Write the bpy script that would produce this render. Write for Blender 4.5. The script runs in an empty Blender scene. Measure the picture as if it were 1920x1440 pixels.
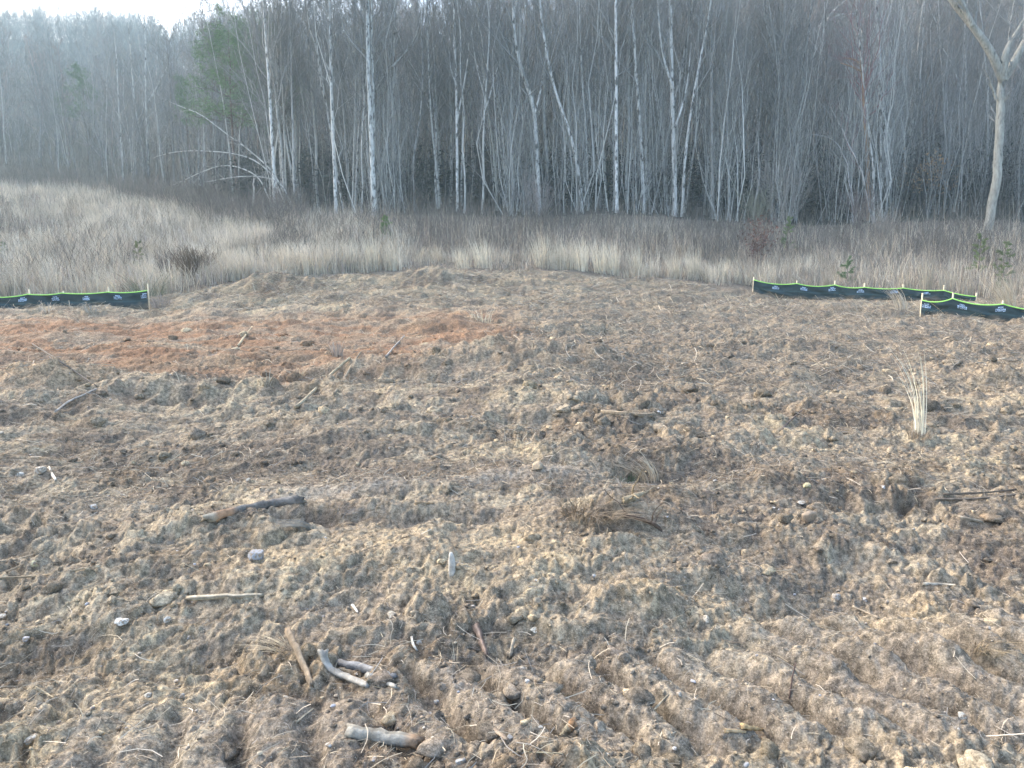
import bpy, math, random
import numpy as np
from mathutils import Vector

random.seed(11)
SC = bpy.context.scene
COL = SC.collection

# ------------------------------------------------------------------ camera
F_PX = 1443.0                      # focal length in photo pixels (1920 wide)
PITCH = math.radians(9.5)
CAM = np.array([0.0, 0.0, 1.9])
cd = bpy.data.cameras.new('camera')
cam = bpy.data.objects.new('camera', cd)
COL.objects.link(cam)
cd.sensor_fit = 'HORIZONTAL'
cd.sensor_width = 36.0
cd.lens = 36.0 * F_PX / 1920.0
cd.clip_start = 0.05
cd.clip_end = 3000
cam.location = CAM
cam.rotation_euler = (math.pi / 2 - PITCH, 0, 0)
SC.camera = cam

# ------------------------------------------------------------------ sky and sun
SUN_EL, SUN_AZ = math.radians(33), math.radians(-55)     # azimuth from +Y, minus = to the left
w = bpy.data.worlds.new('World')
SC.world = w
w.use_nodes = True
nt = w.node_tree
bg = nt.nodes['Background']
sky = nt.nodes.new('ShaderNodeTexSky')
sky.sky_type = 'NISHITA'
sky.sun_disc = False
sky.sun_elevation = SUN_EL
sky.sun_rotation = SUN_AZ
sky.air_density = 1.0
sky.dust_density = 3.0
sky.ozone_density = 1.0
nt.links.new(sky.outputs[0], bg.inputs[0])
bg.inputs[1].default_value = 0.15
sl = bpy.data.lights.new('sun', 'SUN')
sl.energy = 0.75
sl.angle = math.radians(60)
sl.color = (1.0, 0.92, 0.80)
so = bpy.data.objects.new('sun', sl)
COL.objects.link(so)
sd = Vector((math.sin(SUN_AZ) * math.cos(SUN_EL), math.cos(SUN_AZ) * math.cos(SUN_EL), math.sin(SUN_EL)))
so.rotation_euler = (-sd).to_track_quat('-Z', 'Y').to_euler()
SC.view_settings.view_transform = 'Standard'
SC.view_settings.look = 'None'
SC.view_settings.exposure = 2.28
SC.view_settings.gamma = 1.0
cy = SC.cycles
cy.max_bounces = 5
cy.diffuse_bounces = 2
cy.glossy_bounces = 1
cy.transmission_bounces = 1
cy.volume_bounces = 1
cy.transparent_max_bounces = 4
cy.use_denoising = True

# ------------------------------------------------------------------ tags
def tag(o, label=None, cat=None, group=None, kind=None):
    if label: o['label'] = label
    if cat: o['category'] = cat
    if group: o['group'] = group
    if kind: o['kind'] = kind
    return o

def empty(name, loc=(0, 0, 0)):
    o = bpy.data.objects.new(name, None)
    o.empty_display_size = 0.1
    COL.objects.link(o)
    o.location = loc
    return o

# ------------------------------------------------------------------ noise
def hsh(ix, iy, seed):
    h = (ix.astype(np.int64) * 374761393 + iy.astype(np.int64) * 668265263 + seed * 1442695041) & 0xFFFFFFFF
    h = ((h ^ (h >> 13)) * 1274126177) & 0xFFFFFFFF
    h = ((h ^ (h >> 16)) * 2246822519) & 0xFFFFFFFF
    h = h ^ (h >> 15)
    return (h & 0xFFFFFF).astype(np.float32) / float(0x1000000)

def vnoise(x, y, seed=0):
    ix = np.floor(x); iy = np.floor(y)
    fx = x - ix; fy = y - iy
    ux = fx * fx * fx * (fx * (fx * 6 - 15) + 10); uy = fy * fy * fy * (fy * (fy * 6 - 15) + 10)
    a = hsh(ix, iy, seed); b = hsh(ix + 1, iy, seed); c = hsh(ix, iy + 1, seed); d = hsh(ix + 1, iy + 1, seed)
    return ((a * (1 - ux) + b * ux) * (1 - uy) + (c * (1 - ux) + d * ux) * uy) * 2 - 1

def fbm(x, y, octv=4, seed=0, gain=0.5):
    s = 0.0; amp = 1.0; tot = 0.0
    ca, sa = math.cos(0.65), math.sin(0.65)
    for o in range(octv):
        s = s + amp * vnoise(x, y, seed + o * 17)
        tot += amp; amp *= gain
        x, y = (x * ca - y * sa) * 2.03 + 3.7, (x * sa + y * ca) * 2.03 + 1.3
    return s / tot

def lumps(x, y, seed, prob=0.75, rmin=0.3, rmax=0.62):
    """rounded lumps scattered one to a cell: height 0..1 and a random id"""
    ix = np.floor(x); iy = np.floor(y)
    best = np.zeros_like(x); bid = np.zeros_like(x)
    for dx in (-1, 0, 1):
        for dy in (-1, 0, 1):
            cx = ix + dx; cy_ = iy + dy
            r1 = hsh(cx, cy_, seed); r2 = hsh(cx, cy_, seed + 1); r3 = hsh(cx, cy_, seed + 2); r4 = hsh(cx, cy_, seed + 3)
            px = x - cx - 0.15 - 0.7 * r1; py = y - cy_ - 0.15 - 0.7 * r2
            an = r4 * 6.283
            ca, sa = np.cos(an), np.sin(an)
            qx = (px * ca + py * sa); qy = (-px * sa + py * ca) * (1.0 + 0.6 * r3)
            r = rmin + (rmax - rmin) * r3
            # slightly squared outline, so clods look broken rather than like balls
            d2 = (np.abs(qx) ** 2.6 + np.abs(qy) ** 2.6) / r ** 2.6
            top = np.clip(1.0 - d2, 0, 1) ** 0.45 * r / rmax
            tilt = 1.0 + 0.5 * (qx / r) * (r2 - 0.5) * 2
            top = top * np.clip(tilt, 0.3, 1.6) * (hsh(cx, cy_, seed + 4) < prob)
            m = top > best
            best = np.where(m, top, best); bid = np.where(m, r1, bid)
    return best, bid

def plates(x, y, seed):
    """clay broken into tilted slabs: height about -1..1, crack mask 0..1 (1 = on a slab), random id"""
    ix = np.floor(x); iy = np.floor(y)
    f1 = np.full_like(x, 9.0); f2 = np.full_like(x, 9.0); hh = np.zeros_like(x); idd = np.zeros_like(x)
    for dx in (-1, 0, 1):
        for dy in (-1, 0, 1):
            cx = ix + dx; cy_ = iy + dy
            r1 = hsh(cx, cy_, seed); r2 = hsh(cx, cy_, seed + 1); r3 = hsh(cx, cy_, seed + 2); r4 = hsh(cx, cy_, seed + 3)
            px = x - cx - r1; py = y - cy_ - r2
            d = np.sqrt(px * px + py * py)
            hv_ = (r3 * 2 - 1) * .75 + (r4 - .5) * 1.5 * px + (r2 - .5) * 1.5 * py
            n = d < f1
            f2 = np.where(n, f1, np.minimum(f2, d)); f1 = np.where(n, d, f1)
            hh = np.where(n, hv_, hh); idd = np.where(n, r4, idd)
    t = np.clip((f2 - f1) / .22, 0, 1)
    return hh, t * t * (3 - 2 * t), idd

def sstep(a, b, x):
    t = np.clip((x - a) / (b - a), 0, 1)
    return t * t * (3 - 2 * t)

# ------------------------------------------------------------------ terrain
def tanv(v):
    return math.tan(math.atan((720.0 - v) / F_PX) - PITCH)

PROFILES = [   # azimuth x/y, [(y, z) ...]
    (-0.72, [(0, 0), (24, 0), (28, .1), (36, 1.0), (60, 5.2), (95, 10.3), (130, 18), (200, 42), (300, 78), (420, 112)]),
    (-0.50, [(0, 0), (24, 0), (28, .1), (36, 1.1), (60, 5.2), (90, 9.5), (130, 18), (200, 42), (300, 76), (420, 110)]),
    (-0.35, [(0, 0), (22, 0), (27, .35), (31, .95), (45, 2.7), (62, 5.2), (100, 13), (160, 31), (260, 60), (420, 88)]),
    (-0.15, [(0, 0), (20, 0.05), (27, .5), (33, 1.2), (44, 2.7), (58, 5.0), (85, 10.5), (125, 23), (180, 40), (260, 55), (420, 72)]),
    (0.00, [(0, 0), (20, 0.08), (27, .5), (34, 1.3), (44, 2.8), (56, 4.9), (80, 9.5), (120, 22.5), (180, 43), (240, 52), (420, 72)]),
    (0.20, [(0, 0), (22, 0.05), (30, .45), (36, 1.1), (46, 2.8), (55, 4.7), (80, 10), (120, 25), (180, 50), (240, 62), (420, 85)]),
    (0.35, [(0, 0), (24, 0.0), (31, .15), (38, 1.1), (46, 2.6), (53, 4.1), (80, 11), (120, 27), (180, 60), (240, 75), (420, 95)]),
    (0.72, [(0, 0), (21, -.08), (25, -.12), (30, .35), (38, 1.6), (47, 3.8), (80, 13), (120, 30), (180, 64), (250, 80), (420, 105)]),
]
PA = np.array([p[0] for p in PROFILES])

def macro(x, y):
    x = np.asarray(x, dtype=np.float64); y = np.asarray(y, dtype=np.float64)
    a = np.clip(x / np.maximum(y, 2.0), -0.719, 0.719)
    zs = np.stack([np.interp(y, [q[0] for q in p[1]], [q[1] for q in p[1]]) for p in PROFILES])
    k = np.clip(np.searchsorted(PA, a) - 1, 0, len(PA) - 2)
    t = (a - PA[k]) / (PA[k + 1] - PA[k]); t = t * t * (3 - 2 * t)
    zz = np.take_along_axis(zs, k[None], 0)[0] * (1 - t) + np.take_along_axis(zs, k[None] + 1, 0)[0] * t
    hill = sstep(30, 90, y)
    return zz + hill * (1.2 * fbm(x * .045, y * .045, 3, 5) + 0.5 * fbm(x * .13, y * .13, 2, 9))

EA = [-.75, -.5, -.44, -.38, -.3, -.2, 0, .2, .3, .36, .5, .6, .75]
EY = [28.5, 28.7, 28.8, 30.0, 31.5, 32.5, 34, 33.5, 33, 32.3, 31.3, 29.5, 26.8]
FA = [-.75, -.55, -.46, -.40, -.33, -.2, 0, .2, .35, .5, .75]
FY = [108, 92, 74, 64, 59, 56.5, 55, 54, 52.5, 50, 46]

def edge_y(a): return np.interp(a, EA, EY)
def forest_y(a): return np.interp(a, FA, FY)

def cleats(x, y, cx, cy_, hx, hy, ang, spacing, bar_ang, amp, seed):
    """the bars a crawler track has pressed into the mud, inside a soft-edged strip"""
    ca, sa = math.cos(ang), math.sin(ang)
    s = (x - cx) * ca + (y - cy_) * sa; t = -(x - cx) * sa + (y - cy_) * ca
    wob = 0.22 * fbm(x * 2.2, y * 2.2, 3, seed)
    brk = np.clip(.85 + .9 * fbm(x * 2.2, y * 2.2, 3, seed + 7), .4, 1.15)
    m = sstep(1.0, 0.75, np.abs(s) / hx + wob) * sstep(1.0, 0.7, np.abs(t) / hy + wob)
    ph = (s + t * bar_ang + 0.07 * fbm(x * 2.4, y * 2.4, 4, seed + 3)) / spacing
    fr = ph - np.floor(ph)
    groove = np.exp(-(np.abs(fr - 0.5) / 0.17) ** 3)
    bar = 0.55 * np.sin(np.pi * np.clip((fr - 0.5) % 1.0, 0, 1))
    return m, amp * brk * (bar - groove)

def detail(x, y, far=True):
    x = np.asarray(x, dtype=np.float64); y = np.asarray(y, dtype=np.float64)
    a = x / np.maximum(y + 0.001, 2.0)
    m = sstep(1.5, -1.0, y - edge_y(a) - 1.4 * fbm(x * .35, y * .35, 3, 97))             # 1 on the bare soil
    wx = x + 0.10 * fbm(x * 2.6, y * 2.6, 3, 31) + 0.025 * fbm(x * 11, y * 11, 2, 33)
    wy = y + 0.10 * fbm(x * 2.6, y * 2.6, 3, 37) + 0.025 * fbm(x * 11, y * 11, 2, 39)
    near = sstep(16, 5, y)
    mid = sstep(4, 11, y)
    clod = 0.5 + 0.5 * np.clip(fbm(x * .6, y * .95, 3, 41) * 2.8 + .02, -1, 1)    # cloddy here, trodden there
    smooth = np.exp(-((y - (6.3 + 0.18 * x)) / 0.16) ** 2) * sstep(-2.3, -1.6, x) * sstep(1.2, .5, x)
    tm1, th1 = cleats(x, y, 1.05, 3.22, 1.7, .40, 0.10, .30, 0.60, .105, 101)
    tm2, th2 = cleats(x, y, -1.25, 2.88, .70, .30, 0.05, .29, 0.25, .050, 131)
    tm3, th3 = cleats(x, y, 2.3, 3.75, 1.3, .34, 0.10, .30, 0.65, .10, 151)
    tmask = np.clip(tm1 + tm2 + tm3, 0, 1)
    rough = (1 - 0.62 * tmask) * (1 - 0.7 * smooth)
    redm = sstep(12, 15, y) * sstep(26, 21, y) * sstep(.06, -.10, a)
    rough = rough * (1 - .3 * redm)
    h = (0.20 * fbm(wx * .5, wy * .62, 5, 51) + .075 * (.5 - np.abs(fbm(wx * 1.0, wy * 1.5, 4, 53)) * 1.8)) * (1 - .65 * tmask)
    # broad ruts and ridges left by machines, running roughly across the view
    h = h + 0.10 * mid * np.sin((wy + 0.12 * wx) * 1.9 + 2.0 * fbm(x * .22, y * .22, 2, 61)) * (0.5 + 0.5 * fbm(x * .3, y * .3, 2, 63))
    l1, i1 = lumps(wx / .42, wy / .42, 201, .5)
    l2, i2 = lumps(wx / .20, wy / .20, 211, .7)
    l3, i3 = lumps(wx / .10, wy / .10, 221, .8)
    l4, i4 = lumps(wx / .048, wy / .048, 231, .85)
    c2 = np.clip(clod * 1.15, 0.10, 1)
    h = h + mid * rough * .085 * fbm(wx * 1.15, wy * 1.5, 3, 57)
    p1, k1, j1 = plates(wx / .40, wy / .32, 261)
    p2, k2, j2 = plates(wx / .17, wy / .15, 271)
    pm = sstep(-.25, .35, fbm(x * .8, y * .8, 3, 281)) * rough
    pm = pm * (.3 + .7 * clod)
    h = h + (.05 + .05 * mid) * rough * fbm(wx * .45, wy * 1.9, 3, 59)
    h = h + pm * (p1 * k1 * .056 + (k1 - 1) * .040 + p2 * k2 * .026 + (k2 - 1) * .020)
    crumb = .65 + .7 * np.clip(.5 + fbm(wx * 9, wy * 9, 3, 77, .6), 0, 1)
    farm = 1 - .55 * sstep(10, 20, y)
    h = h + rough * crumb * (l1 * .056 * c2 * farm + l2 * .033 * c2 * farm + l3 * .017 * (.3 + .7 * c2) + near * l4 * .007) - .075
    h = h + (0.35 + .65 * rough) * (.4 + .6 * clod) * 0.034 * fbm(wx * 7, wy * 7, 4, 71, .55) + (.3 + .7 * rough) * .016 * (.5 - np.abs(fbm(wx * 16, wy * 16, 3, 73, .6)) * 2)
    h = h + near * 0.012 * fbm(x * 38, y * 38, 3, 75, .6)
    h = h + mid * rough * 0.06 * (1 - np.abs(fbm(wx * 1.7, wy * 1.7, 3, 81)) * 2.2)
    h = h + th1 * tm1 + th2 * tm2 + th3 * tm3 + smooth * .06
    # named hollows and heaps: (x, y, rx, ry, dz)
    for (hx, hy, rx, ry, dz) in HOLLOWS:
        d = ((x - hx) / rx) ** 2 + ((y - hy) / ry) ** 2 + 0.35 * fbm(x * 3, y * 3, 2, 91)
        h = h + 1.4 * dz * np.exp(-np.clip(d, 0, 9) * 1.4)
    out = m * h - m * .0 + (1 - m) * 0.10 * fbm(x * .6, y * .6, 3, 95)
    ids = np.where(pm > .4, j1 * .6 + j2 * .4, (i1 * (l1 > l2) + i2 * (l1 <= l2)) * .6 + i3 * .4)
    return out, np.maximum(np.maximum(l1, l2), l3), ids, clod, m, tmask, smooth

HOLLOWS = [(4.75, 7.3, .55, .22, -.20), (-1.55, 5.35, .5, .13, -.10), (-.55, 5.35, .5, .16, -.12), (1.0, 6.1, .5, .3, .12), (.85, 5.25, .5, .25, .13),
           (-7.2, 11.6, 1.1, .9, .16), (-6.3, 11.0, .5, .4, -.25), (-2.6, 12.2, 2.4, .6, -.20), (-3.6, 9.4, 1.2, .4, -.12), (1.25, 6.5, .55, .22, -.16), (2.0, 6.3, .6, .3, .10), (.5, 4.0, 1.2, .2, .05), (-1.8, 3.6, .9, .22, -.07), (-3.3, 30.2, 1.6, .8, .35), (-8.6, 29.2, 1.8, 1.0, .45),
           (3.6, 17.5, 2.5, .7, -.2), (.6, 13.5, 2.4, .6, .16), (-1.0, 8.2, 1.4, .5, .10), (-.8, 4.4, 1.0, .35, .05), (2.2, 5.1, .5, .35, .10), (.35, 9.8, 1.0, .5, .12)]

def gz(x, y):
    return macro(x, y) + detail(x, y)[0]

def ray(u, v):
    r = np.array([(u - 960.0) / F_PX, 0, 0])
    d = np.array([0, math.cos(PITCH), -math.sin(PITCH)]) + r + (720.0 - v) / F_PX * np.array([0, math.sin(PITCH), math.cos(PITCH)])
    return d / d[1]

def at(u, v, depth):
    """world point that stands at this pixel of the photograph, depth metres ahead"""
    return CAM + ray(u, v) * depth

def hit(u, v, y0=1.6, y1=110):
    d = ray(u, v)
    ys = y0 * (y1 / y0) ** np.linspace(0, 1, 5000)
    p = CAM[None] + ys[:, None] * d[None]
    below = p[:, 2] <= gz(p[:, 0], p[:, 1])
    k = int(np.argmax(below)) if below.any() else len(ys) - 1
    return p[k]

def mpp(p):
    """metres per photo pixel at a point"""
    return (p[1] * math.cos(PITCH) + (CAM[2] - p[2]) * math.sin(PITCH)) / F_PX

# ------------------------------------------------------------------ mesh assembly
class MB:
    def __init__(s):
        s.v, s.q, s.t, s.c, s.n = [], [], [], [], 0
    def add(s, verts, quads=None, tris=None, col=None):
        verts = np.asarray(verts, dtype=np.float32).reshape(-1, 3)
        if quads is not None and len(quads): s.q.append(np.asarray(quads, dtype=np.int64).reshape(-1, 4) + s.n)
        if tris is not None and len(tris): s.t.append(np.asarray(tris, dtype=np.int64).reshape(-1, 3) + s.n)
        if col is None: col = (1, 1, 1)
        col = np.asarray(col, dtype=np.float32)
        if col.ndim == 1: col = np.broadcast_to(col, (len(verts), 3))
        s.v.append(verts); s.c.append(col); s.n += len(verts)
    def build(s, name, mat, parent=None, smooth=True, origin=None):
        me = bpy.data.meshes.new(name)
        v = np.concatenate(s.v)
        if origin is not None: v = v - np.asarray(origin, dtype=np.float32)
        q = np.concatenate(s.q) if s.q else np.zeros((0, 4), np.int64)
        t = np.concatenate(s.t) if s.t else np.zeros((0, 3), np.int64)
        me.vertices.add(len(v)); me.vertices.foreach_set('co', v.astype(np.float32).ravel())
        nl = q.size + t.size
        me.loops.add(nl)
        me.loops.foreach_set('vertex_index', np.concatenate([q.ravel(), t.ravel()]).astype(np.int32))
        me.polygons.add(len(q) + len(t))
        st = np.concatenate([np.arange(len(q)) * 4, len(q) * 4 + np.arange(len(t)) * 3]).astype(np.int32)
        me.polygons.foreach_set('loop_start', st)
        if smooth: me.polygons.foreach_set('use_smooth', np.ones(len(q) + len(t), dtype=bool))
        at_ = me.attributes.new('Col', 'FLOAT_COLOR', 'POINT')
        c = np.ones((len(v), 4), np.float32); c[:, :3] = np.concatenate(s.c)
        at_.data.foreach_set('color', c.ravel())
        me.update(calc_edges=True)
        me.materials.append(mat)
        o = bpy.data.objects.new(name, me)
        COL.objects.link(o)
        if origin is not None: o.location = origin
        if parent is not None:
            o.parent = parent
            if origin is not None: o.location = (0, 0, 0)
        return o

def norm(a): return a / np.maximum(np.linalg.norm(a, axis=-1, keepdims=True), 1e-9)

def tubes(mb, P, R, sides=3, col=(1, 1, 1), caps=False):
    """P (N,K,3) centre lines, R (N,K) radii"""
    P = np.asarray(P, dtype=np.float64); R = np.asarray(R, dtype=np.float64)
    if P.ndim == 2: P = P[None]; R = R[None]
    if caps:
        P = np.concatenate([P[:, :1], P, P[:, -1:]], 1)
        R = np.concatenate([R[:, :1] * .02, R, R[:, -1:] * .02], 1)
        tsrc = np.concatenate([P[:, 1:2] * 2 - P[:, 2:3], P[:, 1:-1], P[:, -2:-1] * 2 - P[:, -3:-2]], 1)
    else:
        tsrc = P
    N, K = P.shape[:2]
    T = norm(np.gradient(tsrc, axis=1))
    ref = np.where(np.abs(T[..., 2:3]) > .9, np.array([1.0, 0, 0]), np.array([0, 0, 1.0]))
    ref = np.where((np.abs(T[:, :1, 2:3]) > .8), np.array([1.0, 0.0, 0.0]), np.array([0, 0, 1.0]))
    ref = np.broadcast_to(ref, T.shape)
    A = norm(np.cross(T, ref)); B = np.cross(T, A)
    th = np.arange(sides) * 2 * math.pi / sides
    V = P[:, :, None] + R[:, :, None, None] * (A[:, :, None] * np.cos(th)[None, None, :, None] + B[:, :, None] * np.sin(th)[None, None, :, None])
    idx = np.arange(N * K * sides).reshape(N, K, sides)
    a = idx[:, :-1]; b = idx[:, 1:]
    q = np.stack([a, np.roll(a, -1, 2), np.roll(b, -1, 2), b], -1).reshape(-1, 4)
    col = np.asarray(col, dtype=np.float32)
    if col.ndim == 2: col = np.repeat(col, K * sides, 0)
    mb.add(V.reshape(-1, 3), quads=q, col=col)

def blades(mb, base, height, az, lean, width, col, rng, K=4, droop=0.3, tipcol=1.0):
    """thin ribbons growing from base: az = way they lean, lean = sideways share of height"""
    N = len(base)
    t = np.linspace(0, 1, K)[None]
    d = np.stack([np.cos(az), np.sin(az), np.zeros(N)], 1)
    off = (lean[:, None] * (t ** 1.6 + droop * t ** 3)) * height[:, None]
    z = height[:, None] * (t - np.minimum(lean, 1.2)[:, None] * 0.35 * t ** 2.5)
    P = base[:, None] + d[:, None] * off[..., None]; P[..., 2] += z
    fa = rng.uniform(0, math.pi, N)
    wv = np.stack([np.cos(fa), np.sin(fa), np.zeros(N)], 1)
    wd = width[:, None] * (1 - 0.85 * t ** 1.5) * .5
    L = P - wv[:, None] * wd[..., None]; Rr = P + wv[:, None] * wd[..., None]
    V = np.stack([L, Rr], 2)
    idx = np.arange(N * K * 2).reshape(N, K, 2)
    q = np.stack([idx[:, :-1, 0], idx[:, :-1, 1], idx[:, 1:, 1], idx[:, 1:, 0]], -1).reshape(-1, 4)
    c = np.repeat(col[:, None], K, 1) * (1 + (tipcol - 1) * t[..., None])
    c = np.repeat(c[:, :, None], 2, 2)
    mb.add(V.reshape(-1, 3), quads=q, col=c.reshape(-1, 3))

def lying(mb, base, length, az, el, width, col, rng, K=4, bend=0.25):
    """straws and fibres lying on or poking out of the soil"""
    N = len(base)
    t = np.linspace(-.5, .5, K)[None]
    d = np.stack([np.cos(az) * np.cos(el), np.sin(az) * np.cos(el), np.sin(el)], 1)
    s = np.stack([-np.sin(az), np.cos(az), np.zeros(N)], 1)
    b1 = rng.normal(0, bend, N); b2 = rng.normal(0, bend * .5, N)
    P = base[:, None] + d[:, None] * (t * length[:, None])[..., None]
    P += s[:, None] * ((t * t * 2) * (b1 * length)[:, None])[..., None]
    P[..., 2] -= (t * t * 2) * np.abs(b2 * length)[:, None]
    tw = rng.uniform(0, math.pi, N)
    wv = s * np.cos(tw)[:, None] + np.array([0, 0, 1.0])[None] * np.sin(tw)[:, None]
    wd = width[:, None] * .5 * np.ones((1, K))
    V = np.stack([P - wv[:, None] * wd[..., None], P + wv[:, None] * wd[..., None]], 2)
    idx = np.arange(N * K * 2).reshape(N, K, 2)
    q = np.stack([idx[:, :-1, 0], idx[:, :-1, 1], idx[:, 1:, 1], idx[:, 1:, 0]], -1).reshape(-1, 4)
    mb.add(V.reshape(-1, 3), quads=q, col=np.repeat(col, K * 2, 0))

# ------------------------------------------------------------------ materials
def new_mat(name):
    m = bpy.data.materials.new(name); m.use_nodes = True
    n = m.node_tree.nodes; b = n['Principled BSDF']
    return m, m.node_tree, n, b

def mat_attr(name, rough=.85, var=.35, scale=30.0, bump=0.0, bscale=60.0, stretch=None, blotch=None, spec=.25):
    """base colour from the mesh's own colour attribute, broken up by noise"""
    m, t, n, b = new_mat(name)
    L = t.links.new
    at_ = n.new('ShaderNodeAttribute'); at_.attribute_name = 'Col'
    tc = n.new('ShaderNodeTexCoord'); mp = n.new('ShaderNodeMapping')
    L(tc.outputs['Object'], mp.inputs['Vector'])
    if stretch: mp.inputs['Scale'].default_value = stretch
    nz = n.new('ShaderNodeTexNoise'); nz.inputs['Scale'].default_value = scale; nz.inputs['Detail'].default_value = 6
    nz.inputs['Roughness'].default_value = .65
    L(mp.outputs[0], nz.inputs['Vector'])
    mr = n.new('ShaderNodeMapRange')
    mr.inputs['From Min'].default_value = .3; mr.inputs['From Max'].default_value = .7
    mr.inputs['To Min'].default_value = 1 - var; mr.inputs['To Max'].default_value = 1 + var
    L(nz.outputs['Fac'], mr.inputs['Value'])
    mx = n.new('ShaderNodeVectorMath'); mx.operation = 'SCALE'
    L(at_.outputs['Color'], mx.inputs[0]); L(mr.outputs[0], mx.inputs['Scale'])
    out = mx.outputs[0]
    if blotch:                                  # (scale, colour, threshold)
        n2 = n.new('ShaderNodeTexNoise'); n2.inputs['Scale'].default_value = blotch[0]; n2.inputs['Detail'].default_value = 5
        n2.inputs['Roughness'].default_value = .7
        L(mp.outputs[0], n2.inputs['Vector'])
        r2 = n.new('ShaderNodeMapRange'); r2.inputs['From Min'].default_value = blotch[2] - .04; r2.inputs['From Max'].default_value = blotch[2] + .06
        L(n2.outputs['Fac'], r2.inputs['Value'])
        mm = n.new('ShaderNodeMix'); mm.data_type = 'RGBA'
        L(r2.outputs[0], mm.inputs[0]); L(out, mm.inputs[6]); mm.inputs[7].default_value = (*blotch[1], 1)
        out = mm.outputs[2]
    L(out, b.inputs['Base Color'])
    b.inputs['Roughness'].default_value = rough
    b.inputs['Specular IOR Level'].default_value = spec
    if bump:
        n3 = n.new('ShaderNodeTexNoise'); n3.inputs['Scale'].default_value = bscale; n3.inputs['Detail'].default_value = 8
        n3.inputs['Roughness'].default_value = .7
        L(mp.outputs[0], n3.inputs['Vector'])
        bp = n.new('ShaderNodeBump'); bp.inputs['Strength'].default_value = bump; bp.inputs['Distance'].default_value = .02
        L(n3.outputs['Fac'], bp.inputs['Height']); L(bp.outputs[0], b.inputs['Normal'])
    return m

def soil_mat(name, k=1.0):
    """churned clay: the mesh's soil colour broken into crumbs, pale grains and dark root fibres a few mm to cm wide"""
    m, t, n, b = new_mat(name); L = t.links.new
    at_ = n.new('ShaderNodeAttribute'); at_.attribute_name = 'Col'
    geo = n.new('ShaderNodeNewGeometry')
    def nz(scale, detail, rough, dist=0.0, stretch=None):
        mp = n.new('ShaderNodeMapping'); L(geo.outputs['Position'], mp.inputs['Vector'])
        if stretch: mp.inputs['Scale'].default_value = stretch[:3]; mp.inputs['Rotation'].default_value = (0, 0, stretch[3])
        q = n.new('ShaderNodeTexNoise'); q.inputs['Scale'].default_value = scale; q.inputs['Detail'].default_value = detail
        q.inputs['Roughness'].default_value = rough; q.inputs['Distortion'].default_value = dist
        L(mp.outputs[0], q.inputs['Vector']); return q.outputs['Fac']
    def ramp(v, a, c, lo, hi):
        r = n.new('ShaderNodeMapRange'); r.inputs['From Min'].default_value = a; r.inputs['From Max'].default_value = c
        r.inputs['To Min'].default_value = lo; r.inputs['To Max'].default_value = hi; L(v, r.inputs['Value']); return r.outputs[0]
    def mul(a, c):
        q = n.new('ShaderNodeMath'); q.operation = 'MULTIPLY'; L(a, q.inputs[0]); L(c, q.inputs[1]); return q.outputs[0]
    f = mul(ramp(nz(24 * k, 8, .70), .40, .60, .55, 1.42), ramp(nz(120 * k, 4, .6), .38, .62, .74, 1.26))
    f = mul(f, ramp(nz(38 * k, 5, .62, 2.5), .39, .47, .74, 1.0))           # dark root fibres and cracks
    sc = n.new('ShaderNodeVectorMath'); sc.operation = 'SCALE'; L(at_.outputs['Color'], sc.inputs[0]); L(f, sc.inputs['Scale'])
    def over(base, fac, colr):
        q = n.new('ShaderNodeMix'); q.data_type = 'RGBA'; L(fac, q.inputs[0]); L(base, q.inputs[6]); q.inputs[7].default_value = (*colr, 1); return q.outputs[2]
    c = over(sc.outputs[0], ramp(nz(70 * k, 3, .5, 3.5, (1, .22, 1, .5)), .65, .69, 0, .7), (.46, .39, .28))   # straw shreds
    c = over(c, ramp(nz(60 * k, 3, .5, 3.5, (.22, 1, 1, .9)), .65, .69, 0, .65), (.40, .345, .26))
    c = over(c, ramp(nz(140 * k, 2, .5), .68, .71, 0, .8), (.50, .45, .37))                                       # grit
    L(c, b.inputs['Base Color']); b.inputs['Roughness'].default_value = .95; b.inputs['Specular IOR Level'].default_value = .10
    bp = n.new('ShaderNodeBump'); bp.inputs['Strength'].default_value = .55; bp.inputs['Distance'].default_value = .02
    L(nz(110 * k, 8, .7), bp.inputs['Height']); L(bp.outputs[0], b.inputs['Normal'])
    return m

M = {
    'soil': soil_mat('churned_soil'),
    'hill': mat_attr('leaf_litter_hillside', 1.0, .35, 3, .3, 6, spec=.05),
    'clod': soil_mat('soil_clod', 1.3),
    'stone': mat_attr('field_stone', .8, .2, 22, .35, 60, blotch=(55, (.25, .20, .145), .50), spec=.25),
    'straw': mat_attr('dry_straw', .8, .15, 9, spec=.2),
    'grass': mat_attr('dry_grass', .85, .15, 4, spec=.12),
    'stem': mat_attr('woody_stem', .9, .2, 3, spec=.1),
    'twig': mat_attr('bare_twig', .9, .2, 2, spec=.1),
    'bark_pale': mat_attr('pale_blotchy_bark', .85, .25, 7, .4, 12, (1, 1, .35), (4.5, (.09, .085, .075), .545), spec=.15),
    'bark_grey': mat_attr('grey_bark', .9, .35, 9, .5, 14, (1, 1, .25), (5, (.07, .065, .06), .62), spec=.12),
    'wood': mat_attr('weathered_wood', .85, .40, 28, .7, 45, (1, 1, 1), spec=.15),
    'fabric': mat_attr('woven_fence_fabric', .55, .12, 14, .15, 140, spec=.35),
    'rope': mat_attr('neon_hem_cord', .6, .08, 20, spec=.3),
    'mark': mat_attr('printed_mark', .7, .1, 20, spec=.2),
    'stake': mat_attr('pine_stake', .8, .15, 14, .2, 40, spec=.2),
    'leaf': mat_attr('needles_and_leaves', .7, .25, 5, spec=.2),
}

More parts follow.
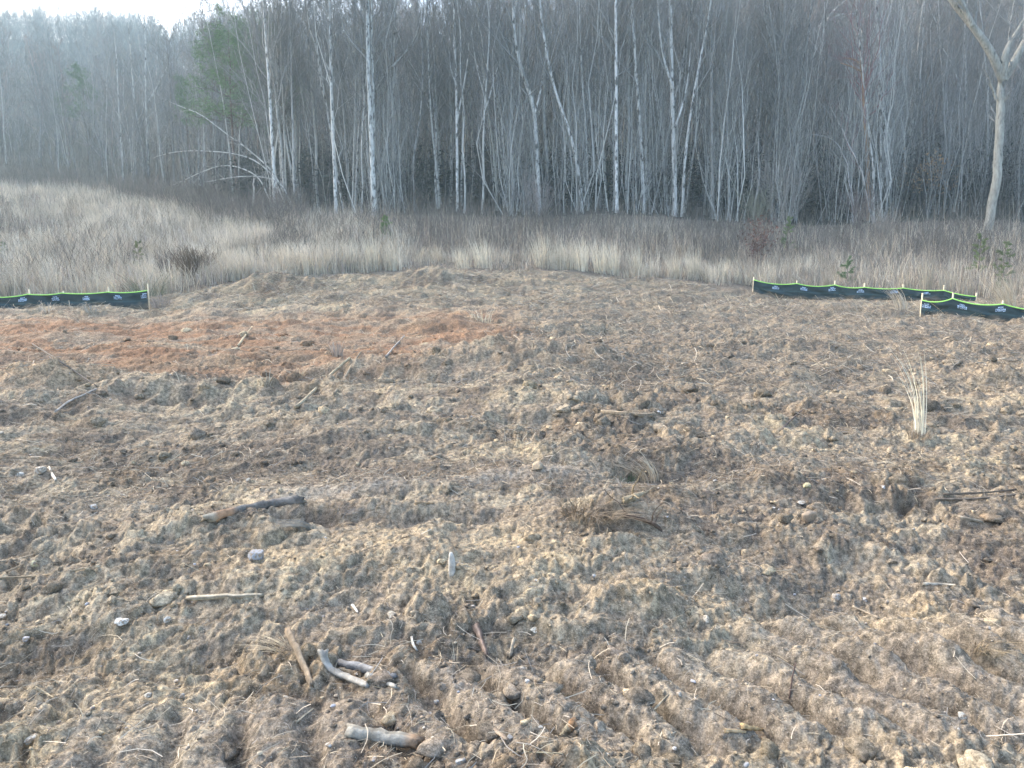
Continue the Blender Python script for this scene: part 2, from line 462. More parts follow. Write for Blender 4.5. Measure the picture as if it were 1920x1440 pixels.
# ------------------------------------------------------------------ ground
def soil_colour(x, y, lump, ids, clod, m, tmask, smooth):
    def C(r, g, b): return np.array([r, g, b])
    n1 = fbm(x * .35, y * .35, 4, 301); n2 = fbm(x * 1.3, y * 1.3, 4, 303); n3 = fbm(x * 5, y * 5, 4, 305)
    n4 = fbm(x * 22, y * 22, 3, 307)
    a = x / np.maximum(y, 2)
    base = C(.300, .243, .168)[None] * np.ones((x.size, 1))
    def mix(c, f): 
        nonlocal base
        f = np.clip(f, 0, 1)[:, None]; base = base * (1 - f) + c[None] * f
    mix(C(.42, .34, .215), sstep(-.05, .45, n2 + .5 * n3) * .75)              # ochre clay
    mix(C(.38, .325, .225), sstep(.1, .55, fbm(x * 1.9, y * 1.9, 4, 311)) * .6)  # pale grey dry crust
    mix(C(.118, .092, .068), sstep(-.12, .40, fbm(x * 1.1, y * 1.1, 5, 313) + .35 * n3) * .8)   # dark topsoil with roots
    mix(C(.155, .112, .072), sstep(.05, .45, fbm(x * 1.6, y * 2.2, 4, 315) + .4 * n3) * .65)   # brown rooty topsoil
    mix(C(.20, .165, .13), sstep(.1, .6, n4) * .45)
    mix(C(.45, .35, .215), np.exp(-(((x + .75) / 1.3) ** 2 + ((y - 4.75) / .5) ** 2) ** 2) * (.35 + .5 * sstep(-.2, .3, n3)))
    mix(C(.42, .33, .20), np.exp(-(((x - 1.6) / 1.0) ** 2 + ((y - 4.0) / .3) ** 2) ** 2) * (.3 + .5 * sstep(-.2, .3, n3)))
    mix(C(.35, .285, .20), (ids > .62) * (lump > .35) * .45)
    mix(C(.15, .12, .095), (ids < .25) * .4)
    # the band of reddish subsoil, mid-field left of centre
    red = sstep(12.0, 15.0, y + 1.5 * n1) * sstep(26, 20, y + 2 * n1) * sstep(.08, -.08, a + .08 * n1)
    mix(C(.245, .125, .064), red * (.30 + .50 * sstep(-.3, .3, fbm(x * .7, y * 2.3, 4, 321))))
    mix(C(.22, .145, .088), sstep(.2, .6, n1) * sstep(10, 14, y) * sstep(.3, 0, a) * .6)
    # mid-field right: drab brown
    mix(C(.200, .158, .115), sstep(8, 14, y) * sstep(-.1, .15, a) * .6)
    mix(C(.42, .30, .185), np.exp(-(((x + 7.2) / 1.2) ** 2 + ((y - 11.6) / 1.0) ** 2)) * .9)
    # pale flattened straw mat near the far edge
    mix(C(.32, .26, .17), sstep(24, 28, y) * sstep(-.05, .45, fbm(x * .6, y * 1.4, 3, 317)) * .55)
    mix(C(.36, .305, .235), smooth * .7)
    mix(C(.31, .265, .205), tmask * .4)
    # under the grass: thatch
    g = 1 - m
    mix(C(.16, .13, .10), g * .9)
    return .90 * base * (1 + .18 * fbm(x * 45, y * 45, 2, 319))[:, None]

def grid_mesh(name, ys, a_lim, ncol, mat, colfn, det=True):
    s = np.linspace(-a_lim, a_lim, ncol)
    Y, A = np.meshgrid(ys, s, indexing='ij')
    X = A * (Y + 2.0)
    x, y = X.ravel(), Y.ravel()
    z = macro(x, y)
    if det:
        d = detail(x, y); z = z + d[0]
        col = colfn(x, y, *d[1:])
    else:
        col = colfn(x, y)
    idx = np.arange(x.size).reshape(Y.shape)
    q = np.stack([idx[:-1, :-1], idx[:-1, 1:], idx[1:, 1:], idx[1:, :-1]], -1).reshape(-1, 4)
    mb = MB(); mb.add(np.stack([x, y, z], 1), quads=q, col=col)
    return mb.build(name, mat)

ys = 1.5 * (44.0 / 1.5) ** np.linspace(0, 1, 1050)
ground = grid_mesh('ground', ys, .90, 1250, M['soil'], soil_colour)
tag(ground, kind='structure')

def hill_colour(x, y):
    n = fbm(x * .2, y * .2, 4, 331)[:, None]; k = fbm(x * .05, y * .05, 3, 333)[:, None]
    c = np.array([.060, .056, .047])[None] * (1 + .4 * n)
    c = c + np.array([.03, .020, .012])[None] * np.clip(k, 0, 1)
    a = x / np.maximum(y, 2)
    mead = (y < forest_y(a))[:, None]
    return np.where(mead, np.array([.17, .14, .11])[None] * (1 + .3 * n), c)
ys2 = 43.6 * (430.0 / 43.6) ** np.linspace(0, 1, 260)
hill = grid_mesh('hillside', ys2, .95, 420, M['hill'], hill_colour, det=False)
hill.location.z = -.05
tag(hill, kind='structure')

# ------------------------------------------------------------------ soil clods, pebbles, straw
ico_v = None
def ico(sub):
    import bmesh
    bm = bmesh.new(); bmesh.ops.create_icosphere(bm, subdivisions=sub, radius=1.0)
    bm.verts.ensure_lookup_table()
    v = np.array([q.co[:] for q in bm.verts]); f = np.array([[q.index for q in p.verts] for p in bm.faces])
    bm.free(); return v, f
ICO2 = ico(2); ICO3 = ico(3)

def rocks(mb, centres, sizes, cols, rng, ico_=ICO2, planes=7, flat=.75, rough=.12, lump=0):
    V, Fc = ico_
    n = len(V)
    for c, s, k in zip(centres, sizes, cols):
        v = V * (1 + rough * rng.normal(0, 1, (n, 1)))
        if lump:
            o3 = rng.uniform(0, 50, 3)
            v = v * (1 + lump * (fbm(V[:, 0] * 1.6 + o3[0], V[:, 1] * 1.6 + V[:, 2] * 1.3 + o3[1], 4, 7, .65) + fbm(V[:, 2] * 2.2 + o3[2], V[:, 0] * 2.2, 3, 9, .6))[:, None])
        for _ in range(planes):
            d = rng.normal(0, 1, 3); d /= np.linalg.norm(d); h = rng.uniform(.45, .85)
            e = v @ d - h
            v = v - np.clip(e, 0, None)[:, None] * d[None]
        v = v * np.array([rng.uniform(.75, 1.3), rng.uniform(.75, 1.2), flat * rng.uniform(.7, 1.2)])
        an = rng.uniform(0, 6.28); ca, sa = math.cos(an), math.sin(an)
        v = np.stack([v[:, 0] * ca - v[:, 1] * sa, v[:, 0] * sa + v[:, 1] * ca, v[:, 2]], 1) * s + c
        mb.add(v, tris=Fc, col=k)

def scatter_field(n, y0, y1, rng, power=1.0, margin=.72):
    """points on the bare soil, denser near the camera"""
    u = rng.uniform(0, 1, n * 2)
    y = y0 * (y1 / y0) ** u if power == 1.0 else y0 + (y1 - y0) * u ** power
    x = rng.uniform(-margin, margin, n * 2) * (y + 1.2)
    ok = y < edge_y(x / np.maximum(y, 2)) - .2
    return x[ok][:n], y[ok][:n]

rng = np.random.default_rng(5)
mb = MB()
for (n, y0, y1, s0, s1, big) in ((2600, 2.3, 8, .006, .020, 0), (300, 2.4, 9, .022, .075, 1), (1100, 7, 18, .015, .05, 0), (260, 8, 20, .05, .14, 1)):
    x, y = scatter_field(n * 2, y0, y1, rng)
    keep = fbm(x * .9, y * .9, 3, 41 + 300) + rng.normal(0, .35, len(x)) > 0.0
    x, y = x[keep][:n], y[keep][:n]
    d = detail(x, y); z = macro(x, y) + d[0]
    s = s0 * (s1 / s0) ** (rng.uniform(0, 1, len(x)) ** 1.6)
    c = soil_colour(x, y, *d[1:]) * rng.uniform(.85, 1.12, (len(x), 1))
    if big: c *= rng.choice([.7, .85, 1.0, 1.15, 1.25], (len(x), 1))
    yel = rng.uniform(0, 1, len(x)) < (.10 if big else .05)
    c[yel] = np.array([.46, .36, .23])[None] * rng.uniform(.8, 1.2, (yel.sum(), 1))
    rocks(mb, np.stack([x, y, z + s * (.0 if big else .2)], 1), s, c, rng, ICO3 if big else ICO2, planes=4 if big else 5, rough=.07 if big else .2, lump=.32 if big else 0)
tag(mb.build('soil_clods', M['clod'], smooth=False), kind='stuff')

mb = MB()
x, y = scatter_field(900, 2.3, 14, rng)
z = gz(x, y); s = .005 + .011 * rng.uniform(0, 1, len(x)) ** 2.5
pc = np.array([[.52, .50, .46], [.42, .37, .30], [.36, .36, .37], [.50, .42, .30]])[rng.integers(0, 4, len(x))] * rng.uniform(.7, 1.1, (len(x), 1))
rocks(mb, np.stack([x, y, z + s * .3], 1), s, pc, rng, planes=6, rough=.05)
tag(mb.build('pebble_gravel', M['stone'], smooth=False), kind='stuff')

mb = MB()
STRAW = np.array([[.44, .37, .26], [.34, .28, .20], [.56, .48, .37], [.21, .165, .12], [.12, .095, .075], [.29, .26, .22]])
def straw_layer(n, y0, y1, l0, l1, w0, w1, el, pal, clump=0.3, power=1.0):
    x, y = scatter_field(n * 3, y0, y1, rng, power)
    a_ = x / np.maximum(y, 2)
    redz = (y > 12.5) & (y < 25) & (a_ < .02)
    keep = (fbm(x * .8, y * .8, 3, 351) + rng.normal(0, clump, len(x)) > 0.02) & ((rng.uniform(0, 1, len(x)) < .12) | ~redz)
    x, y = x[keep][:n], y[keep][:n]
    z = gz(x, y)
    N = len(x)
    ln = l0 * (l1 / l0) ** rng.uniform(0, 1, N) ; e = rng.normal(0, el, N)
    wd = rng.uniform(w0, w1, N)
    col = STRAW[rng.choice(6, N, p=pal)] * rng.uniform(.75, 1.2, (N, 1))
    lying(mb, np.stack([x, y, z + .004 + np.abs(np.sin(e)) * ln * .35], 1), ln, rng.uniform(0, 6.28, N), e, wd, col, rng)
straw_layer(19000, 2.2, 8, .02, .09, .0012, .0028, .2, [.12, .2, .04, .28, .24, .12], clump=.6)
straw_layer(2600, 2.2, 9, .06, .20, .0018, .0042, .30, [.30, .25, .2, .10, .05, .10])
straw_layer(32000, 6, 16, .04, .20, .002, .005, .28, [.14, .22, .05, .27, .20, .12], clump=.5)
straw_layer(46000, 11, 33, .08, .40, .005, .010, .35, [.15, .24, .05, .26, .16, .14], clump=.5, power=.8)
straw_layer(7000, 23, 34, .2, .7, .007, .015, .3, [.3, .3, .14, .16, .0, .10], clump=.5, power=.8)
tag(mb.build('straw_litter', M['straw']), kind='stuff')


# ------------------------------------------------------------------ silt fences
GREEN = (.42, .85, .16)
FAB = np.array([.012, .030, .034])
def silt_fence(label, tops, marks, seed, end_wrap=False):
    """tops: photo points (u, v, depth, sag, stake_up) along the hem, one to each stake"""
    rs = np.random.default_rng(seed)
    pts = [at(u, v, D) for (u, v, D, sg, up) in tops]
    org = np.array([np.mean([p[0] for p in pts]), np.mean([p[1] for p in pts]), 0.0])
    org[2] = float(gz(org[0:1], org[1:2])[0])
    root = empty('silt_fence', org)
    tag(root, label, 'silt fence', 'black silt fences along the field edge')
    nseg = len(pts) - 1
    def top(s):
        s = np.asarray(s); k = np.clip(np.floor(s).astype(int), 0, nseg - 1); f = s - k
        P = np.array(pts); p = P[k] * (1 - f)[:, None] + P[k + 1] * f[:, None]
        sg = np.array([q[3] for q in tops])[k]
        p[:, 2] -= sg * (1 - (2 * f - 1) ** 2)
        return p
    tan = norm(np.array(pts[-1]) - np.array(pts[0])); nrm = np.array([tan[1], -tan[0], 0]); nrm /= np.linalg.norm(nrm)
    if nrm[1] > 0: nrm = -nrm
    def surf(s, k, lift=0.0):
        t = top(s)
        zb = macro(t[:, 0], t[:, 1]) - .10
        z = zb + (t[:, 2] - zb) * k
        f = s - np.floor(s)
        slack = np.sin(np.pi * np.clip(f, 0, 1)) ** .7
        wr = .035 * np.sin(7 * k + 9 * s + 5 * fbm(s * 1.3, k * 2, 2, seed)) * slack + .07 * fbm(s * 2.2 + k * 2.0, k * 2.2 - s * 1.1, 3, seed + 1) * slack
        wr = wr + .03 * slack * (1 - k)
        off = nrm[None] * (wr * np.sin(np.pi * np.clip(k, 0.02, .98)) ** .5 + lift)[:, None]
        return np.stack([t[:, 0], t[:, 1], z], 1) + off
    ns, nk = nseg * 26 + 1, 15
    S, K = np.meshgrid(np.linspace(0, nseg, ns), np.linspace(0, 1, nk), indexing='ij')
    V = surf(S.ravel(), K.ravel())
    idx = np.arange(ns * nk).reshape(ns, nk)
    q = np.stack([idx[:-1, :-1], idx[1:, :-1], idx[1:, 1:], idx[:-1, 1:]], -1).reshape(-1, 4)
    seam = (np.abs(K.ravel() - .5) < .03)[:, None]
    col = FAB[None] * (1 + .25 * fbm(S.ravel() * 2, K.ravel() * 3, 3, seed + 2))[:, None] * np.where(seam, 1.9, 1.0)
    mud = np.clip((.34 - K.ravel()) * 4 + 1.6 * fbm(S.ravel() * 5, K.ravel() * 2.5, 4, seed + 5), 0, .75)[:, None]
    col = col * (1 - mud) + np.array([.13, .105, .075])[None] * mud
    m_ = MB(); m_.add(V, quads=q, col=col)
    fab = m_.build('fabric', M['fabric'], root, origin=org)
    sm = fab.modifiers.new('thickness', 'SOLIDIFY'); sm.thickness = .004; sm.offset = -1
    m_ = MB(); sp = np.linspace(0, nseg, nseg * 16 + 1)
    tp = surf(sp, np.ones_like(sp)); tubes(m_, tp, np.full(len(tp), .018), 6, GREEN, caps=True)
    m_.build('green_hem', M['rope'], root, origin=org)
    for i, p in enumerate(pts):
        up = tops[i][4] * 1.1
        zb = float(gz(p[0:1], p[1:2])[0]) - .25
        x0 = p - nrm * .10
        lx, ly = rs.normal(0, .012, 2)
        m_ = MB(); hw = .019
        c = np.array([[-hw, -hw], [hw, -hw], [hw, hw], [-hw, hw]])
        vv = []
        for zz, sh in ((zb, 0), (p[2] + up - .004, 1), (p[2] + up, 1)):
            f = .8 if zz == p[2] + up else 1
            for a_, b_ in c: vv.append((x0[0] + a_ * f + lx * sh, x0[1] + b_ * f + ly * sh, zz))
        qq = [(j, (j + 1) % 4, 4 + (j + 1) % 4, 4 + j) for j in range(4)] + [(4 + j, 4 + (j + 1) % 4, 8 + (j + 1) % 4, 8 + j) for j in range(4)] + [(8, 9, 10, 11)]
        m_.add(vv, quads=qq, col=np.array([.76, .64, .45]) * rs.uniform(.85, 1.1))
        m_.build('stake', M['stake'], root, smooth=False, origin=org)
    # printed marks: three short lines of pale lettering
    us = np.array([960 + F_PX * (p[0]) / (p[1] * math.cos(PITCH) + (CAM[2] - p[2]) * math.sin(PITCH)) for p in top(sp)])
    for (u, rows) in marks:
        s0 = float(np.interp(u, us, sp))
        seglen = np.linalg.norm(pts[min(int(s0) + 1, nseg)] - pts[int(min(s0, nseg - 1))])
        m_ = MB()
        for r, (wid, k0, k1) in enumerate(((.55, .80, .865), (1.0, .705, .78), (1.0, .625, .685))):
            nlet = 4 if r == 0 else 7
            W = .27 * wid / seglen
            edges = np.linspace(-W / 2, W / 2, nlet + 1)
            for j in range(nlet):
                a0, a1 = s0 + edges[j] + W * .012, s0 + edges[j + 1] - W * .012
                if a0 < 0 or a1 > nseg: continue
                kk = rs.uniform(-.006, .006)
                for (b0, b1, c0, c1) in ((a0, a0 + (a1 - a0) * .4, k0, k1), (a0 + (a1 - a0) * .4, a1, k0 + (k1 - k0) * rs.choice([0, .55]), k1 - (k1 - k0) * rs.choice([0, .3]))):
                    m_.add(surf(np.array([b0, b1, b1, b0]), np.array([c0, c0, c1, c1]) + kk, .006), quads=[(0, 1, 2, 3)], col=(.42, .55, .72))
        if m_.n: m_.build('printed_mark', M['mark'], fab, smooth=False, origin=org)
    return root

silt_fence('black silt fence with green hem standing before pale grass at the left field edge',
           [(-95, 562, 26.4, .05, .06), (-18, 557, 26.6, .05, .06), (52, 551.5, 26.8, .045, .14), (116, 549.5, 27.0, .045, .07), (202, 547.5, 27.1, .05, .15), (276, 544.5, 27.3, .02, .21)],
           [(-40, 3), (42, 3), (103, 3), (161, 3), (220, 3), (271, 3)], 401)
silt_fence('long black silt fence at the right, its end running behind the shorter fence',
           [(1413, 524.5, 32.2, .10, .10), (1494, 531.5, 31.6, .09, .11), (1565, 534, 31.2, .07, .15), (1621, 538.5, 30.8, .05, .14), (1694, 540, 30.3, .05, .13), (1770, 544.5, 29.8, .04, .18), (1830, 556, 29.2, .04, .12)],
           [(1455, 3), (1508, 3), (1561, 3), (1614, 3), (1677, 3), (1738, 3)], 411)
silt_fence('nearer black silt fence at the right edge, overlapping the end of the long fence',
           [(1728.5, 562.5, 25.2, .09, .20), (1786, 559.5, 24.7, .10, .16), (1881, 570, 24.0, .08, .09), (1985, 583, 23.4, .08, .1), (2080, 590, 22.9, .05, .1)],
           [(1738, 3), (1805, 3), (1877, 3), (1950, 3), (2020, 3)], 421)

# ------------------------------------------------------------------ sticks, logs and stones on the soil
def soil_line(pts_px, lift):
    out = []
    for q in pts_px:
        p = hit(q[0], q[1]); up = q[2] if len(q) > 2 else 0.0
        out.append(p + np.array([0, 0, lift + up]))
    return np.array(out)

def refine(P, n):
    t = np.linspace(0, 1, len(P)); k = np.linspace(0, 1, n)
    d = np.stack([np.interp(k, t, P[:, i]) for i in range(3)], 1)
    for _ in range(2):
        e = d.copy(); e[1:-1] = (d[:-2] + 2 * d[1:-1] + d[2:]) / 4; d = e
    return d

PALE, TAN, GREYW, DARKW, RUSTW = (.50, .44, .34), (.40, .31, .20), (.33, .31, .28), (.10, .085, .07), (.42, .22, .10)
def stick(name, label, cat, pts, wpx, col, taper=.75, sub=0.25, group=None, knob=0.0, twigs=0, seed=1, rough=.12, ends=None):
    """a stick or log lying on the soil; pts are photo points, wpx its thickness in photo pixels"""
    rs = np.random.default_rng(seed)
    P = soil_line(pts, 0)
    r = wpx * mpp(P[len(P) // 2]) / 2
    P = refine(P, max(8, 4 * len(P)))
    P[:, 2] += r * (.88 - sub)
    n = len(P)
    wob = np.convolve(rs.normal(0, 1, n + 4), np.ones(5) / 5, 'valid')
    R = r * np.linspace(1, taper, n) * (1 + rough * 1.5 * wob)
    R[0] *= 1 + knob
    P += rs.normal(0, r * .10, P.shape)
    org = P.mean(0)
    mb_ = MB()
    c = np.array(col) * .76
    sides = 10
    colr = np.broadcast_to(c, (n + 2, 3)).copy() * (1 + .12 * rs.normal(0, 1, (n + 2, 1)))
    if ends is not None:
        for (i0, i1, cc) in ends: colr[int(i0 * (n + 2)):int(i1 * (n + 2))] = cc
    PP = P; RR = R
    tmp = MB(); tubes(tmp, PP, RR, sides, (1, 1, 1), caps=True)
    v = tmp.v[0]
    ctr = np.repeat(np.concatenate([PP[:1], PP, PP[-1:]]), sides, 0)
    ang = np.tile(np.arange(sides), n + 2)
    side = rs.normal(0, .13, sides)
    ridge = (1 + side[ang] + .04 * rs.normal(0, 1, len(v)))[:, None]
    v = ctr + (v - ctr) * ridge
    for e0, i0, i1 in ((0, 0, 2), (n, n, n + 2)):
        d = norm(PP[0] - PP[2]) if e0 == 0 else norm(PP[-1] - PP[-3])
        jag = np.tile(rs.uniform(-.8, 1.2, sides), 2) * np.concatenate([np.full(sides, .45 if e0 == 0 else 1.0), np.full(sides, 1.0 if e0 == 0 else .45)])
        v[i0 * sides:i1 * sides] += d[None] * (jag * r)[:, None]
    streak = np.clip(1 + rs.normal(0, .22, sides), .5, 1.5)
    mb_.add(v, quads=tmp.q[0], col=np.repeat(colr, sides, 0) * streak[ang][:, None])
    for _ in range(twigs):
        k = rs.integers(1, n - 1); d = norm(rs.normal(0, 1, 3) * np.array([1, 1, .5]) + np.array([0, 0, .5]))
        L = r * rs.uniform(8, 22)
        tp = P[k] + d[None] * np.linspace(0, L, 5)[:, None] + np.cumsum(rs.normal(0, L * .04, (5, 3)), 0)
        tubes(mb_, tp, np.linspace(r * .35, r * .12, 5), 4, c * .9)
    o = mb_.build(name, M['wood'], origin=org)
    return tag(o, label, cat, group)

G_ST = 'sticks strewn on the churned soil'
stick('log', 'short pale grey log with a broken rusty end, lying at the bottom of the picture', 'log', [(655, 1378), (715, 1386), (782, 1397)], 25, (.33, .31, .26), .9, .45, seed=3, ends=[(.80, 1, (.32, .22, .14))], rough=.08)
stick('log', 'dark weathered log with one end stripped to orange wood, left of centre', 'log', [(388, 976), (440, 962), (500, 950), (560, 940)], 18, (.24, .215, .185), 1.0, .55, seed=4, ends=[(0, .2, (.36, .30, .22)), (.2, .36, (.40, .24, .14))], rough=.10)
stick('stick', 'bleached white stick bent like an elbow, beside the grey split branch', 'stick', [(606, 1236, .03), (614, 1254), (640, 1270), (668, 1281), (692, 1288)], 14, (.47, .44, .38), .9, .3, knob=.45, seed=5, rough=.03, group=G_ST)
stick('branch', 'flat grey split branch half buried behind the bleached bent stick', 'branch', [(635, 1249), (680, 1256), (742, 1276)], 17, (.25, .245, .235), .8, .35, seed=6, rough=.08, group=G_ST)
stick('stick', 'short pale bark piece lying just below the grey split branch', 'stick', [(692, 1268), (720, 1280), (742, 1291)], 11, (.46, .43, .37), .7, .2, seed=7, group=G_ST)
stick('stick', 'smooth pale tan stick lying level above the bent grass root', 'stick', [(352, 1126), (420, 1122), (492, 1119)], 10, (.50, .42, .30), .55, .1, seed=8, group=G_ST, rough=.05)
stick('stick', 'long thin tan twig lying level at the left edge, lower of the two', 'twig', [(-20, 1087), (60, 1083), (120, 1076), (178, 1064)], 4.5, (.42, .34, .23), .5, -.2, seed=9, group=G_ST)
stick('stick', 'thick pale twig entering from the left edge above the long thin one', 'twig', [(-20, 1061), (30, 1053), (64, 1043)], 7, (.46, .38, .27), .6, .0, seed=10, group=G_ST)
stick('stick', 'thin crooked twig forking between the two left edge twigs', 'twig', [(-5, 1080), (24, 1069), (44, 1060)], 4, (.36, .29, .2), .6, -.1, seed=101, group=G_ST)
stick('pole', 'pale straight pole leaning over the dark litter mid-field', 'pole', [(556, 770), (590, 738), (625, 702), (656, 676)], 6, (.44, .37, .25), .8, -.6, seed=11, group=G_ST, rough=.04)
stick('stick', 'thinner tan stick lying parallel to the pale pole on its right', 'stick', [(627, 742), (650, 705), (676, 664)], 4.5, (.38, .31, .22), .7, -.6, seed=12, group=G_ST)
stick('stick', 'small pale stick standing on the reddish soil', 'stick', [(447, 650), (460, 636, .05), (473, 620, .08)], 3.6, (.52, .42, .27), .5, -.2, seed=13, group=G_ST)
stick('branch', 'long thin dark branch slanting across the tan mound at the left', 'branch', [(60, 646), (100, 672), (145, 702), (182, 727)], 4, (.20, .17, .14), .6, -.5, seed=14, group=G_ST, twigs=2)
stick('branch', 'forked bleached branch over the dark hollow at the left', 'branch', [(104, 774), (128, 755), (158, 742), (180, 731)], 3.6, (.42, .38, .33), .6, -.5, seed=15, group=G_ST, twigs=3)
stick('branch', 'low tan branch with a white broken tip lying right of centre', 'branch', [(1128, 775), (1170, 777), (1215, 782), (1240, 774)], 6, (.36, .29, .20), 1.1, .1, seed=16, group=G_ST, ends=[(.88, 1, (.72, .70, .66))], twigs=2)
stick('branch', 'long dark branch lying level at the right edge of the field', 'branch', [(1755, 938), (1820, 938), (1880, 932), (1940, 925)], 5, (.20, .16, .12), .9, -.1, seed=17, group=G_ST, twigs=2)
stick('branch', 'second dark branch just above the one at the right edge', 'branch', [(1770, 929), (1850, 926), (1940, 915)], 4.5, (.17, .14, .11), .8, -.2, seed=171, group=G_ST)
stick('stick', 'thick tan root stub poking from the clods at the right', 'stick', [(1798, 972), (1820, 976), (1842, 981)], 7, (.36, .30, .22), .5, .2, seed=18, group=G_ST)
stick('wood_chip', 'pale splinter of split wood among the clods at the right', 'wood chip', [(1732, 1098), (1765, 1097), (1797, 1100)], 6, (.46, .42, .34), .4, .2, seed=19, group=G_ST)
stick('wood_chip', 'larger yellow-brown wood chip near the bottom, right of centre', 'wood chip', [(1392, 1366), (1412, 1369), (1430, 1372)], 12, (.46, .33, .17), .5, .2, seed=20, group=G_ST)
stick('wood_chip', 'flat pale wood chip touching the yellow-brown chip', 'wood chip', [(1360, 1373), (1380, 1373), (1398, 1375)], 8, (.52, .40, .24), .6, .2, seed=21, group=G_ST)
stick('wood_chip', 'broken pale wood piece standing out of the soil near the bottom middle', 'wood chip', [(1056, 1384), (1066, 1373), (1077, 1361)], 13, (.50, .45, .33), 1.1, .0, seed=22, group=G_ST, ends=[(.7, 1, (.36, .22, .12))])
stick('bark', 'curved strip of grey bark near the bottom middle', 'bark', [(913, 1362), (930, 1372), (950, 1390)], 8, (.33, .26, .19), .8, .1, seed=23, group=G_ST)
stick('stick', 'short tan stub upright among the clods below the middle', 'stick', [(957, 1236), (960, 1224, .02), (964, 1212, .03)], 8, (.45, .38, .28), .8, -.1, seed=24, group=G_ST)
stick('stick', 'small white curved twig right of the bark heap', 'twig', [(772, 1197), (774, 1211), (781, 1222)], 5, (.62, .58, .50), .7, -.2, seed=25, group=G_ST)
stick('stick', 'tiny white chip of wood left of centre below the rut', 'wood chip', [(660, 1136), (666, 1144), (671, 1151)], 5, (.66, .60, .50), .7, -.2, seed=26, group=G_ST)
stick('stick', 'pale tan twig at the lower left lying on dark soil', 'twig', [(68, 1293), (85, 1302), (104, 1313)], 7, (.46, .38, .25), .5, .0, seed=27, group=G_ST)
stick('stick', 'slim straw-coloured stick near the cleat prints at the lower left', 'stick', [(555, 1357), (570, 1344), (588, 1330)], 4, (.50, .43, .31), .6, -.3, seed=28, group=G_ST)
stick('stick', 'long level straw stick at the bottom edge, middle', 'stick', [(965, 1412), (1010, 1412), (1055, 1414)], 3.5, (.56, .48, .32), .7, -.3, seed=29, group=G_ST)
stick('stick', 'thin upright brown twig at the lower right', 'twig', [(1480, 1311), (1484, 1290, .04), (1490, 1267, .06)], 3, (.16, .11, .09), .6, -.3, seed=30, group=G_ST)
stick('stick', 'dark slender twig rising behind the clods right of centre', 'twig', [(1462, 810), (1480, 792), (1505, 770)], 3.5, (.16, .13, .11), .6, -.6, seed=31, group=G_ST)
stick('root', 'brown root snaking beside the matted brown tussock', 'root', [(1170, 970), (1200, 975), (1225, 985), (1240, 996)], 9, (.17, .12, .09), .7, .1, seed=32, group=G_ST, twigs=3)
stick('root', 'torn yellowish root end below the green tuft', 'root', [(1172, 942), (1190, 936), (1206, 928)], 12, (.42, .34, .22), .7, .1, seed=33, group=G_ST, twigs=3)
stick('root', 'reddish broken root standing in the soil below the middle', 'root', [(893, 1178), (902, 1200), (912, 1232)], 13, (.25, .185, .145), .7, .45, seed=34, group=G_ST, rough=.25)
stick('wood_chip', 'pale yellowish splinter near the horizon of the left rut', 'wood chip', [(780, 945), (800, 946), (812, 945)], 7, (.50, .36, .22), .6, .1, seed=35, group=G_ST)
stick('stick', 'slender grey stick leaning on the dark patch left of the grass tuft', 'stick', [(724, 672), (740, 652), (758, 632)], 4, (.38, .34, .29), .6, -.6, seed=36, group=G_ST)
stick('stick', 'short white stick beside the large white stone at the left', 'stick', [(92, 880), (98, 892), (105, 903)], 6, (.62, .56, .46), .7, -.1, seed=37, group=G_ST)
stick('stick', 'straight pale straw lying at the lower right below the cleat prints', 'stick', [(1228, 1332), (1240, 1318), (1253, 1305)], 4, (.58, .50, .36), .7, -.3, seed=38, group=G_ST)
stick('stick', 'brown stick with a white end left of the bark log at the far left', 'stick', [(1600, 1140), (1622, 1150), (1646, 1160)], 4.5, (.44, .36, .26), .7, -.2, seed=39, group=G_ST)

